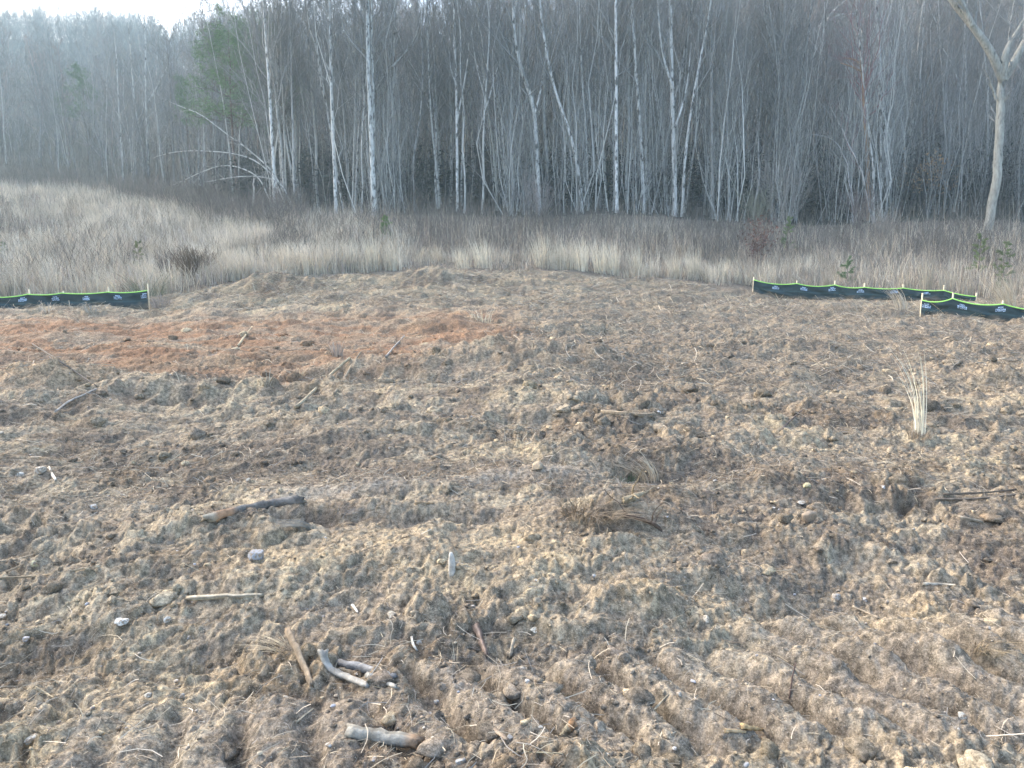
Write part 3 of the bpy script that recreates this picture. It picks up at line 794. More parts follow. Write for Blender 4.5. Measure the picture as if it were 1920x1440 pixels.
def stone(label, u, v, wpx, col, seed, cat='stone', flat=.75, tall=1.0, name='stone'):
    rs = np.random.default_rng(seed)
    p = hit(u, v + wpx * .3)
    r = wpx * mpp(p) / 2 * 1.05
    col = np.array(col) * np.array([.84, .82, .77])
    mb_ = MB()
    rocks(mb_, [np.zeros(3)], [r], [np.array(col)], rs, ICO3, planes=9, flat=flat * tall, rough=.02)
    o = mb_.build(name, M['stone'], smooth=False)
    o.location = p + np.array([0, 0, r * flat * tall * .28])
    return tag(o, label, cat, 'stones lying on the churned soil')
W_, BL, YE, TA = (.58, .56, .50), (.37, .385, .40), (.50, .42, .27), (.42, .33, .24)
for k, (lb, u, v, wp, c) in enumerate([
    ('bright white squarish stone at the lower left', 227, 1161, 24, (.74, .75, .75)),
    ('small cream stone right of the squarish white one', 313, 1159, 14, (.66, .62, .56)),
    ('smooth white stone above the lower left cleat prints', 278, 1298, 21, W_),
    ('pale grey rounded stone near the left edge below the twigs', 48, 1195, 16, (.52, .52, .56)),
    ('white stone cut by the left edge of the picture', 3, 1153, 16, W_),
    ('long white stone in the bottom left corner', 55, 1382, 25, W_),
    ('pale stone right of the tan stick above the bark heap', 735, 1151, 23, (.52, .48, .40)),
    ('white egg-shaped stone below the middle of the field', 1003, 1178, 20, (.60, .57, .50)),
    ('small white stone beside the white curved twig', 786, 1203, 14, (.64, .62, .58)),
    ('blue-grey angular stone beside the curved bark strip', 958, 1381, 19, BL),
    ('small white stone right of the pale grey log', 813, 1383, 12, W_),
    ('blue-grey stone at the bottom edge below the pale grey log', 864, 1424, 22, BL),
    ('pale bluish stone under the cleat prints left of middle', 820, 1315, 13, (.50, .53, .56)),
    ('tiny white stone just above the small white one by the log', 797, 1363, 9, W_),
    ('small cream stone near the broken pale wood piece', 1013, 1362, 11, (.66, .62, .55)),
    ('pale pinkish stone in the soil at the right, larger of two', 1569, 1115, 19, (.60, .55, .50)),
    ('small bluish white stone right of the pinkish one', 1621, 1121, 13, (.66, .70, .74)),
    ('cream stone on the smooth ochre patch', 1324, 1158, 18, (.66, .60, .50)),
    ('grey-white stone near the right edge below the brown tuft', 1803, 1338, 18, (.52, .53, .50)),
    ('white long stone far left with a grey side', 38, 887, 18, (.62, .63, .60)),
    ('large pale stone far left beside the short white stick', 76, 878, 24, (.56, .51, .45)),
    ('large bluish angular stone below the dark weathered log', 482, 1035, 32, (.36, .38, .42)),
    ('yellowish stone under the left edge twigs', 67, 1053, 18, (.56, .53, .36)),
    ('small white stone in the litter left of the dark log', 175, 947, 15, (.56, .57, .57)),
    ('small white stone on the slope above the dark log', 467, 898, 11, W_),
    ('pale yellow stone among the straws at the right', 1512, 907, 18, (.60, .54, .32)),
    ('white stone in the dark clods right of the yellow one', 1656, 911, 11, (.70, .70, .72)),
    ('big tan stone on the wet flat at the right', 1513, 962, 33, (.40, .31, .23)),
    ('round tan stone in the clods near the right edge', 1757, 970, 20, (.44, .35, .24)),
    ('small grey-white stone just above the big tan one', 1502, 940, 14, (.50, .48, .44)),
    ('ochre stone with a flat top below the long ridge', 1005, 868, 32, (.38, .31, .22)),
    ('white quartz speck far right on the drab soil', 1240, 772, 9, W_),
    ('white stone far left at the edge above the rut', 3, 810, 10, W_),
]):
    stone(lb, u, v, wp, c, 500 + k)
# upright pale wedge of wood
rs_ = np.random.default_rng(77)
p = hit(847, 1075); k = mpp(p)
mb = MB(); P = np.array([p + (0, 0, -.02), p + (.1 * 12 * k, 0, 12 * k), p + (.0, 0, 27 * k), p + (-1 * k, 0, 41 * k)])
tubes(mb, refine(P, 8), k * np.array([6.5, 7, 7.5, 7, 6.8, 6, 5, 3]), 5, (.46, .435, .385), caps=True)
tag(mb.build('wood_chip', M['wood'], smooth=False, origin=p), 'pale upright wedge of split wood standing in the middle of the soil', 'wood chip')

# ------------------------------------------------------------------ tufts of dead grass on the soil
def tuft(label, u, v, hpx, n, wpx, col, lean_az=None, lean=.15, spread=.12, seed=1, droop=.3, bw=.004, name='grass_tuft', group='dead grass tufts on the bare soil', jit=.15, depth=None, cat='grass tuft', hmin=.45):
    rs = np.random.default_rng(seed)
    p = hit(u, v) if depth is None else at(u, v, depth)
    k = mpp(p); h = hpx * k; r = wpx * k / 2
    an = rs.uniform(0, 6.28, n); rr = r * np.sqrt(rs.uniform(0, 1, n))
    bx, by = rr * np.cos(an), rr * np.sin(an) * .8
    base = np.stack([bx, by, np.full(n, -.03)], 1)
    az = an + rs.normal(0, .5, n); ln = np.abs(rs.normal(spread, spread * .5, n))
    if lean_az is not None:
        ex, ey = np.cos(az) * ln + math.cos(lean_az) * lean, np.sin(az) * ln + math.sin(lean_az) * lean
        az, ln = np.arctan2(ey, ex), np.hypot(ex, ey)
    hh = h * rs.uniform(hmin, 1.0, n) ** .7
    c = np.array(col)[None] * (1 + jit * rs.normal(0, 1, (n, 1)))
    mb_ = MB(); blades(mb_, base, hh, az, ln, np.full(n, bw) * rs.uniform(.6, 1.4, n), np.clip(c, .02, .9), rs, K=6, droop=droop)
    o = mb_.build(name, M['straw']); o.location = p
    return tag(o, label, cat, group)
ST = (.60, .52, .38)
tuft('tall upright clump of pale straw stalks standing alone on the soil at the right', 1722, 812, 186, 26, 26, (.84, .75, .58), math.pi, .13, .05, 601, 1.0, .008, hmin=.45)
tuft('low woven base of brown stalks under the tall pale straw clump', 1724, 822, 34, 90, 40, (.34, .26, .18), None, 0, .35, 602, .3, .007)
tuft('small spiky pale tuft on the mid-field beside the reddish soil', 905, 604, 40, 40, 40, ST, 0, .12, .45, 603, .2, .012)
tuft('bent sheaf of dead straw sagging over the green tuft right of centre', 1213, 895, 62, 90, 46, (.46, .38, .27), math.pi, .55, .30, 604, .8, .006)
tuft('matted brown tussock of roots and straw right of centre', 1110, 962, 52, 260, 110, (.22, .17, .115), -.6, .5, .75, 605, .6, .006)
tuft('little green tuft in the shaded hollow right of centre', 1172, 902, 26, 60, 34, (.06, .11, .05), None, 0, .4, 606, .3, .006)
tuft('three pale straws standing together below the middle of the field', 853, 1242, 56, 7, 12, ST, 2.0, .1, .10, 607, .2, .004)
tuft('few pale straws crossing near the ridge at the middle', 963, 830, 42, 7, 38, ST, 1.0, .25, .25, 608, .2, .005)
tuft('leaning pale grass clump in front of the long silt fence', 1690, 580, 62, 70, 22, (.55, .48, .38), math.pi, .45, .10, 609, .2, .014)
tuft('bent straw heap lying against the long silt fence', 1590, 580, 36, 80, 50, (.40, .33, .26), math.pi, 1.2, .4, 610, .3, .012)
tuft('single bent straw before the left end of the long silt fence', 1459, 573, 38, 4, 4, ST, math.pi, .5, .05, 611, .6, .014)
tuft('fan of pale fibres splayed over the clods above the bleached stick', 532, 1215, 44, 60, 30, (.56, .46, .30), math.pi, 1.3, .5, 612, .2, .0035)
tuft('grey sheaf of flattened grass at the right end of the dark log', 575, 985, 40, 130, 34, (.20, .20, .175), math.pi + .5, 1.5, .25, 613, .3, .004)
tuft('blue-grey tuft in the rut right of the dark log', 640, 960, 30, 60, 42, (.17, .165, .16), 0, .6, .6, 614, .2, .004)
tuft('pale root clump standing up at the edge of the reddish soil', 632, 668, 36, 46, 22, (.38, .31, .25), None, 0, .22, 615, .1, .02)
tuft('small cream straw stub in the litter left of centre', 741, 758, 26, 26, 14, (.56, .47, .34), 1.2, .3, .3, 616, .2, .010)
tuft('pale fibrous tuft at the foot of the left silt fence', 88, 585, 26, 40, 22, (.56, .48, .38), None, 0, .4, 617, .2, .014)
tuft('greyish tuft against the left silt fence near its end', 172, 584, 22, 40, 24, (.33, .32, .28), None, 0, .5, 618, .2, .014)
tuft('drooping straw tuft above the brown soil near the right edge', 1850, 1215, 60, 90, 46, (.28, .22, .14), -1.2, .7, .4, 619, .8, .0035)
tuft('cream tuft cut off by the bottom edge at the right', 1462, 1452, 26, 40, 46, (.56, .50, .38), None, 0, .45, 620, .2, .004)
tuft('splayed stub of straw left of the bare pole', 560, 705, 26, 30, 30, (.44, .36, .25), None, 0, .6, 621, .2, .012)
tuft('small dry plant with a grey stem at the left of the pole', 500, 722, 40, 10, 14, (.36, .33, .26), None, 0, .35, 622, .2, .012)
# the brown root the fibres grow from
stick('root', 'smooth brown root bent down from the fan of pale fibres', 'root', [(540, 1203, .05), (556, 1228, .03), (572, 1258, .0), (586, 1288)], 14, (.33, .255, .175), .75, .1, seed=40, rough=.05)

# ------------------------------------------------------------------ meadow grass and brush behind the field
rng = np.random.default_rng(21)
def band(n, lo, hi, a0=-.76, a1=.76):
    """points between the curves lo(a) and hi(a)"""
    a = rng.uniform(a0, a1, n); f = rng.uniform(0, 1, n)
    y = lo(a) + (hi(a) - lo(a)) * f ** 1.15
    return a * y, y, a

def pick(pal, n): return np.array(pal)[rng.integers(0, len(pal), n)]

mb = MB()
fade = lambda a: True
E = edge_y
def meadow(n, lo, hi, thr, pal, h0, h1, w0, w1, a0=-.76, a1=.76, nscale=.5, seed=0, lean=.18, dark=0):
    x, y, a = band(n, lo, hi, a0, a1)
    nz = fbm(x * nscale, y * nscale * .7, 3, 700 + seed)
    keep = (nz + .6 * vnoise(x * 1.9, y * 1.3, 771 + seed) * .5 + rng.normal(0, .10, n) > thr) & (y > E(a) + .9 * fbm(x * .6, y * .6, 2, 98)) & fade(a)
    x, y, nz = x[keep], y[keep], nz[keep]
    N = len(x)
    z = macro(x, y) + .10 * fbm(x * .6, y * .6, 3, 95) - .05
    hgt = (h0 + (h1 - h0) * rng.uniform(0, 1, N)) * (1 + .5 * np.clip(nz - thr, -.3, .6))
    c = pick(pal, N) * rng.uniform(.7, 1.2, (N, 1))
    blades(mb, np.stack([x, y, z], 1), hgt, rng.uniform(0, 6.28, N), np.abs(rng.normal(lean, .17, N)), rng.uniform(w0, w1, N), c, rng, K=4, droop=.35, tipcol=1.1)
PALEG = [(.60, .515, .385), (.53, .45, .345), (.68, .60, .47), (.44, .365, .28)]
GREYG = [(.33, .29, .235), (.27, .235, .195), (.38, .33, .27), (.21, .182, .15)]
E = edge_y
# right and centre: pale front rows, thinning into brush
meadow(7000, lambda a: E(a) - .2, lambda a: E(a) + 5.0, .10, PALEG, .45, 1.05, .010, .022, -.48, .76, .9, 1)
meadow(18000, lambda a: E(a) + .2, lambda a: E(a) + 11, -.05, GREYG, .25, .75, .010, .02, -.5, .76, .6, 2)
meadow(14000, lambda a: E(a) + 4, lambda a: forest_y(a) - 4, .14, PALEG + GREYG, .5, 1.1, .012, .022, -.1, .76, .45, 3)
# left: the pale slope
fade = lambda a: sstep(-.12, -.30, a) > rng.uniform(0, 1, len(a))
meadow(30000, lambda a: E(a) + .1, lambda a: forest_y(a) - 2, .0, PALEG + [(.47, .39, .34)], .55, 1.35, .014, .03, -.78, -.1, .30, 4)
meadow(34000, lambda a: E(a) + .3, lambda a: forest_y(a), -.05, GREYG, .5, 1.2, .014, .028, -.78, -.1, .3, 5)
fade = lambda a: True
def tussocks(n, lo, hi, thr, pal, h0, h1, w0, w1, a0, a1, nscale, seed, per=64, rad=.22):
    x, y, a = band(n, lo, hi, a0, a1)
    nz = fbm(x * nscale, y * nscale, 3, 780 + seed)
    k = (nz + rng.normal(0, .12, n) > thr) & (y > E(a) + .5 + 1.2 * fbm(x * .6, y * .6, 2, 98)) & fade(a)
    x, y = x[k], y[k]; N = len(x)
    z = macro(x, y) + .10 * fbm(x * .6, y * .6, 3, 95) - .06
    hc = h0 + (h1 - h0) * rng.uniform(0, 1, N) ** 1.3
    cc = pick(pal, N) * rng.uniform(.75, 1.15, (N, 1))
    an = rng.uniform(0, 6.28, (N, per)); rr = np.abs(rng.normal(0, rad, (N, per))) * (.6 + .6 * hc[:, None])
    laz = rng.normal(math.pi, 1.0, N); ll = np.abs(rng.normal(.16, .16, N))
    ln = rr * .45
    ex = np.cos(an) * ln + (np.cos(laz) * ll)[:, None]; ey = np.sin(an) * ln + (np.sin(laz) * ll)[:, None]
    base = np.stack([x[:, None] + rr * np.cos(an), y[:, None] + rr * np.sin(an), np.repeat(z[:, None], per, 1)], -1).reshape(-1, 3)
    h = (hc[:, None] * rng.uniform(.3, 1.05, (N, per)) ** .9).ravel()
    c = (cc[:, None] * rng.uniform(.8, 1.18, (N, per, 1))).reshape(-1, 3)
    blades(mb, base, h, np.arctan2(ey, ex).ravel(), np.hypot(ex, ey).ravel(), rng.uniform(w0, w1, N * per), c, rng, K=4, droop=.4, tipcol=1.1)
fade = lambda a: sstep(-.10, -.26, a) > rng.uniform(0, 1, len(a))
tussocks(2500, lambda a: E(a) + .2, lambda a: forest_y(a) - 4, -.06, [(.66, .575, .44), (.58, .50, .385), (.74, .655, .52), (.48, .40, .31)], .45, 1.6, .012, .026, -.78, -.1, .16, 1)
fade = lambda a: True
tussocks(300, lambda a: E(a) + .3, lambda a: E(a) + 4.5, .0, PALEG, .5, 1.25, .010, .020, -.45, .78, .35, 2)
tussocks(420, lambda a: E(a) + 1, lambda a: E(a) + 12, .05, PALEG[3:] + GREYG[2:3] + GREYG[:1], .5, 1.1, .010, .020, .2, .78, .3, 3)
# stray tall stalks
meadow(3600, lambda a: E(a) + .5, lambda a: forest_y(a) - 1, -.1, PALEG + GREYG, 1.2, 2.0, .008, .015, -.78, .78, .4, 8, .10)
# short thatch everywhere under it
meadow(44000, lambda a: E(a) - 1.0, lambda a: forest_y(a), -.6, GREYG + [(.46, .37, .29)], .15, .45, .014, .03, -.78, .78, .5, 6, .5)
tag(mb.build('meadow_grass', M['grass']), kind='stuff')

mb = MB()
def brush(n, lo, hi, thr, pal, h0, h1, r, a0, a1, seed, nscale=.22, kids=3):
    x, y, a = band(n, lo, hi, a0, a1)
    nz = fbm(x * nscale, y * nscale, 3, 740 + seed)
    k = nz + rng.normal(0, .18, n) > thr
    x, y, nz = x[k], y[k], nz[k]; N = len(x)
    z = macro(x, y) - .1
    h = (h0 + (h1 - h0) * rng.uniform(0, 1, N)) * (1 + .6 * np.clip(nz - thr, -.2, .6))
    c = pick(pal, N) * rng.uniform(.7, 1.25, (N, 1))
    base = np.stack([x, y, z], 1)
    t = np.linspace(0, 1, 4)
    az = rng.uniform(0, 6.28, N); ln = np.abs(rng.normal(.25, .16, N))
    d = np.stack([np.cos(az) * ln, np.sin(az) * ln, np.ones(N)], 1)
    P = base[:, None] + d[:, None] * (h[:, None] * t)[..., None]
    P[..., :2] += (rng.normal(0, .05, (N, 4, 2)) * h[:, None, None]) * t[None, :, None]
    tubes(mb, P, r * h[:, None] * np.linspace(1, .35, 4)[None], 3, c)
    for _ in range(kids):
        s = rng.uniform(.3, .9, N); q = base + d * (h * s)[:, None]
        az2 = rng.uniform(0, 6.28, N); e = np.stack([np.cos(az2) * .6, np.sin(az2) * .6, rng.uniform(.4, 1.0, N)], 1)
        L = h * rng.uniform(.2, .42, N)
        tt = np.array([0, .55, 1.0])
        Q = q[:, None] + e[:, None] * (L[:, None] * tt)[..., None]
        tubes(mb, Q, r * .55 * h[:, None] * np.array([1, .8, .5])[None], 3, c)
PURP = [(.145, .126, .108), (.118, .104, .09), (.195, .170, .14), (.10, .09, .078)]
brush(9000, lambda a: E(a) + 2.5, lambda a: forest_y(a) + 3, -.10, PURP, .4, 1.15, .0055, -.30, .76, 1)
brush(6000, lambda a: E(a) + 6, lambda a: forest_y(a) + 5, -.05, PURP, .7, 1.7, .0055, -.30, .76, 2)
brush(7500, lambda a: forest_y(a) - 9, lambda a: forest_y(a) + 4, -.2, PURP + [(.26, .22, .20)], .7, 2.0, .0055, -.78, -.26, 3)
brush(5200, lambda a: E(a) + 2, lambda a: forest_y(a) - 6, .06, PURP, .6, 1.5, .006, -.78, -.26, 4)
tag(mb.build('brush_thicket', M['stem']), kind='stuff')

# pale clumps one can pick out along the edge of the field
def clump(u, v, hpx, wpx, seed, col=(.74, .66, .51), label='cream clump of broomsedge grass standing at the far edge of the churned soil', depth=None, n=120, lean=.08, grp='pale grass clumps along the far edge of the field', az=math.pi, hmin=.55, jit=.14, name='grass_clump', bw=.016, cat='grass clump', spread=.10):
    a = (u - 960) / F_PX
    D = depth if depth else float(edge_y(a)) + 0.8
    rs = np.random.default_rng(seed)
    x = at(u, v, D)[0]; z = float(macro(x, D)) - .04
    hpx = hpx * 1.35
    p = np.array([x, D, z]); k = mpp(p); h = hpx * k; r = wpx * k / 2
    an = rs.uniform(0, 6.28, n); rr = r * np.sqrt(rs.uniform(0, 1, n))
    base = np.stack([rr * np.cos(an), rr * np.sin(an) * .7, np.full(n, -.06)], 1)
    az_ = an + rs.normal(0, .5, n); ln = np.abs(rs.normal(spread, .06, n))
    ex, ey = np.cos(az_) * ln + math.cos(az) * lean, np.sin(az_) * ln + math.sin(az) * lean
    c = np.array(col)[None] * rs.uniform(.72, 1.05) * (1 + jit * rs.normal(0, 1, (n, 1)))
    mb_ = MB(); blades(mb_, base, h * rs.uniform(.7, 1.25) * rs.uniform(hmin * .6, 1.0, n) ** .9, np.arctan2(ey, ex), np.hypot(ex, ey), bw * rs.uniform(.6, 1.4, n), np.clip(c, .02, .9), rs, K=5, droop=.35)
    o = mb_.build(name, M['grass']); o.location = p
    return tag(o, label, cat, grp)
for k, (u, v, h, wd) in enumerate([(868, 505, 52, 34), (905, 505, 50, 30), (1014, 508, 52, 26), (1040, 505, 56, 30), (1066, 505, 55, 28), (1090, 506, 50, 26), (1126, 512, 56, 24),
                                   (1150, 510, 52, 22), (1193, 515, 58, 22), (1216, 514, 34, 24), (1266, 516, 42, 26), (1300, 518, 46, 24), (700, 500, 58, 22), (734, 500, 46, 22), (655, 496, 52, 30),
                                   (618, 496, 46, 28), (525, 490, 50, 30), (478, 490, 44, 26), (436, 492, 50, 26)]):
    clump(u, v, h, wd, 800 + k)
for k, (u, v, h, wd) in enumerate([(1357, 522, 44, 12), (1404, 524, 46, 14), (1384, 524, 36, 10)]):
    clump(u, v, h, wd, 830 + k, label='narrow pale grass clump just left of the long silt fence', grp='narrow grass clumps by the fence end', n=60)
for k, (u, v, h, wd) in enumerate([(1700, 532, 60, 30), (1738, 530, 62, 22), (1775, 536, 60, 26), (1812, 540, 56, 26), (1552, 528, 36, 16)]):
    clump(u, v, h, wd, 840 + k, (.50, .43, .33), label='loose tan grass clump standing close behind the long silt fence', grp='tan grass clumps behind the long fence', n=110)
clump(1893, 556, 78, 34, 850, (.58, .50, .38), label='broad cream grass clump leaning left behind the nearer silt fence', grp=None, lean=.35, n=190, depth=26.2)
for k, (u, v, h, wd) in enumerate([(12, 552, 62, 40), (36, 552, 52, 28), (98, 548, 58, 24), (140, 547, 50, 26), (182, 546, 44, 24)]):
    clump(u, v, h, wd, 860 + k, (.60, .53, .42), label='bright pale grass clump standing close behind the left silt fence', grp='pale grass clumps behind the left fence', n=130)
clump(232, 545, 46, 26, 870, (.34, .17, .16), label='small reddish clump of stems behind the last stakes of the left silt fence', grp=None, n=50, cat='plant', name='red_stemmed_plant')
clump(275, 545, 60, 60, 871, (.26, .27, .18), label='olive drooping grass clump at the end of the left silt fence', grp=None, n=160, spread=.5, depth=28.6)
clump(300, 555, 34, 36, 872, (.36, .31, .27), label='short grey clump against the end stake of the left silt fence', grp=None, n=120, spread=.35, depth=27.4)

# ------------------------------------------------------------------ trees
def arc(P):
    s = np.concatenate([[0], np.cumsum(np.linalg.norm(np.diff(P, axis=0), axis=1))])
    return s

def resample(P, R, n):
    s = arc(P); q = np.linspace(0, s[-1], n)
    return np.stack([np.interp(q, s, P[:, i]) for i in range(3)], 1), np.interp(q, s, R)

def smooth_line(P, n, it=2):
    P = np.asarray(P, float)
    s = arc(P); q = np.linspace(0, s[-1], n)
    d = np.stack([np.interp(q, s, P[:, i]) for i in range(3)], 1)
    for _ in range(it):
        e = d.copy(); e[1:-1] = (d[:-2] + 2 * d[1:-1] + d[2:]) / 4; d = e
    return d

def kids(rs, P, R, n, t0, t1, lrel, lmin, ang, up, K, wig, rrel=.55, rmin=.004, lfix=None):
    """n branches from each line of P (N,Kp,3)"""
    N, Kp = P.shape[:2]
    t = t0 + (t1 - t0) * (np.arange(n)[None] + rs.uniform(0, 1, (N, n))) / n
    f = t * (Kp - 1); k = np.clip(np.floor(f).astype(int), 0, Kp - 2); g = f - k
    I = np.arange(N)[:, None]
    pos = P[I, k] * (1 - g)[..., None] + P[I, k + 1] * g[..., None]
    rp = R[I, k] * (1 - g) + R[I, k + 1] * g
    tn = norm(P[I, k + 1] - P[I, k])
    L0 = np.linalg.norm(np.diff(P, axis=1), axis=2).sum(1)[:, None]
    L = np.maximum((L0 if lfix is None else lfix) * lrel * (1.15 - .75 * (t - t0) / max(t1 - t0, .01)) * rs.uniform(.6, 1.25, (N, n)), lmin)
    pr = rs.normal(0, 1, (N, n, 3)); pr = norm(pr - (pr * tn).sum(-1, keepdims=True) * tn)
    an = np.radians(ang) * rs.uniform(.6, 1.35, (N, n))[..., None]
    d = norm(tn * np.cos(an) + pr * np.sin(an) + np.array([0, 0, up]))
    s = np.linspace(0, 1, K)
    Q = pos[..., None, :] + d[..., None, :] * (L[..., None] * s)[..., None]
    Q[..., 2] += (L * up * .35)[..., None] * s ** 2
    Q += np.cumsum(rs.normal(0, wig / K, Q.shape), 2) * L[..., None, None] * (s > 0)[None, None, :, None]
    r0 = np.maximum(rp * rrel * rs.uniform(.7, 1.1, rp.shape), rmin)
    RR = r0[..., None] * np.linspace(1, .35, K) ; RR = np.maximum(RR, rmin * .6)
    return Q.reshape(-1, K, 3), RR.reshape(-1, K)

def make_tree(name, trunk, rad, rs, bark, bcol, tcol, label, group=None, limbs=(), n1=20, n2=6, n3=5, t0=.35, cat='tree', lrel=.24, ang=38, up=.35, rmin=.007, org=None, leaves=None, link=True, twist=.5):
    """trunk: world line from the foot up; rad: radius along it. Trunk and crown become the tree's two parts"""
    org = trunk[0] if org is None else org
    root = empty(name, org)
    tag(root, label, cat, group)
    P, R = trunk, rad
    mb_ = MB(); tubes(mb_, P, R, 8, bcol)
    # root flare
    parents = [(P, R)]
    for (lp, lr) in limbs:
        tubes(mb_, lp, lr, 7, bcol); parents.append((lp, lr))
    mb_.build('trunk', M[bark], root, origin=org)
    mc = MB()
    for i, (pp, rr) in enumerate(parents):
        nn = n1 if i == 0 else max(4, int(n1 * .5))
        A, AR = kids(rs, pp[None], rr[None], nn, t0 if i == 0 else .2, .98, lrel, .5, ang, up, 6, .22, .5, rmin * 1.6)
        tubes(mc, A, AR, 4, np.array(tcol) * 1.1)
        if n2:
            B, BR = kids(rs, A, AR, n2, .2, .98, .5, .3, 42, up * .6, 4, .25, .6, rmin * 1.1)
            tubes(mc, B, BR, 3, np.array(tcol))
            if n3:
                Cc, CR = kids(rs, B, BR, n3, .15, 1.0, .55, .2, 45, up * .5, 3, .25, .7, rmin * .8)
                tubes(mc, Cc, CR, 3, np.array(tcol) * .95)
                if leaves is not None:
                    q = Cc[:, -1][rs.integers(0, len(Cc), leaves[0])] + rs.normal(0, .12, (leaves[0], 3))
                    lying(mc, q, rs.uniform(.06, .14, len(q)) * leaves[2], rs.uniform(0, 6.28, len(q)), rs.normal(-.4, .5, len(q)), rs.uniform(.05, .09, len(q)) * leaves[2], np.array(leaves[1])[None] * rs.uniform(.6, 1.3, (len(q), 1)), rs, K=3)
    mc.build('crown', M['twig'], root, origin=org)
    return root

def px_line(pts, D, n, lean_depth=0.0):
    Q = []
    for i, q in enumerate(pts):
        d = D + lean_depth * i / max(1, len(pts) - 1)
        Q.append(at(q[0], q[1], d))
    return smooth_line(Q, n)

PB, GB, DB = (.46, .45, .42), (.27, .26, .235), (.13, .12, .11)
TW, TWD, TWR = (.28, .275, .258), (.19, .185, .175), (.27, .165, .165)
def traced(label, pts, wpx, D, bark='bark_pale', bcol=PB, tcol=TW, top=None, seed=1, limbs=(), group='pale trunks at the forest edge', taper=.35, name='bare_tree', **kw):
    """a tree whose trunk follows the photograph, standing D metres ahead; pts from the foot up"""
    rs = np.random.default_rng(seed)
    Q = [at(u, v, D) for u, v in pts]
    if group == 'pale trunks at the forest edge': bcol = tuple(1.1 * c for c in bcol)
    Q[0][2] = min(Q[0][2], float(macro(Q[0][0], Q[0][1]))) - .15
    if float(macro(Q[0][0], Q[0][1])) < Q[0][2] + .1 or True:
        Q[0][2] = float(macro(Q[0][0], Q[0][1])) - .15
    if top:                              # carry on out of the picture to a full height
        d = norm(Q[-1] - Q[-2]); d = norm(d + np.array([0, 0, .8]))
        L = top + Q[0][2] - Q[-1][2]
        if L > .5: Q.append(Q[-1] + d * L)
    P = smooth_line(Q, 26, 2)
    P[1:-1, 1] += np.cumsum(rs.normal(0, .05, 24))
    k = D / math.cos(PITCH) / F_PX
    r0 = wpx * k / 2 * .8
    R = r0 * (1.0 - (1 - taper) * np.linspace(0, 1, 26) ** 1.2); R[0] *= 1.25; R[-3:] *= np.array([.8, .55, .25])
    LM = []
    for (lp, lw) in limbs:
        lq = [at(u, v, D + rs.uniform(-.3, .3)) for u, v in lp]
        if lp[-1][1] < 15:
            lq.append(lq[-1] + norm(norm(lq[-1] - lq[-2]) + np.array([0, 0, .5])) * rs.uniform(3, 5))
        lq = smooth_line(lq, 12); LM.append((lq, lw * k / 2 * np.linspace(1, .3, 12)))
    return make_tree(name, P, R, rs, bark, bcol, tcol, label, group, LM, **kw)

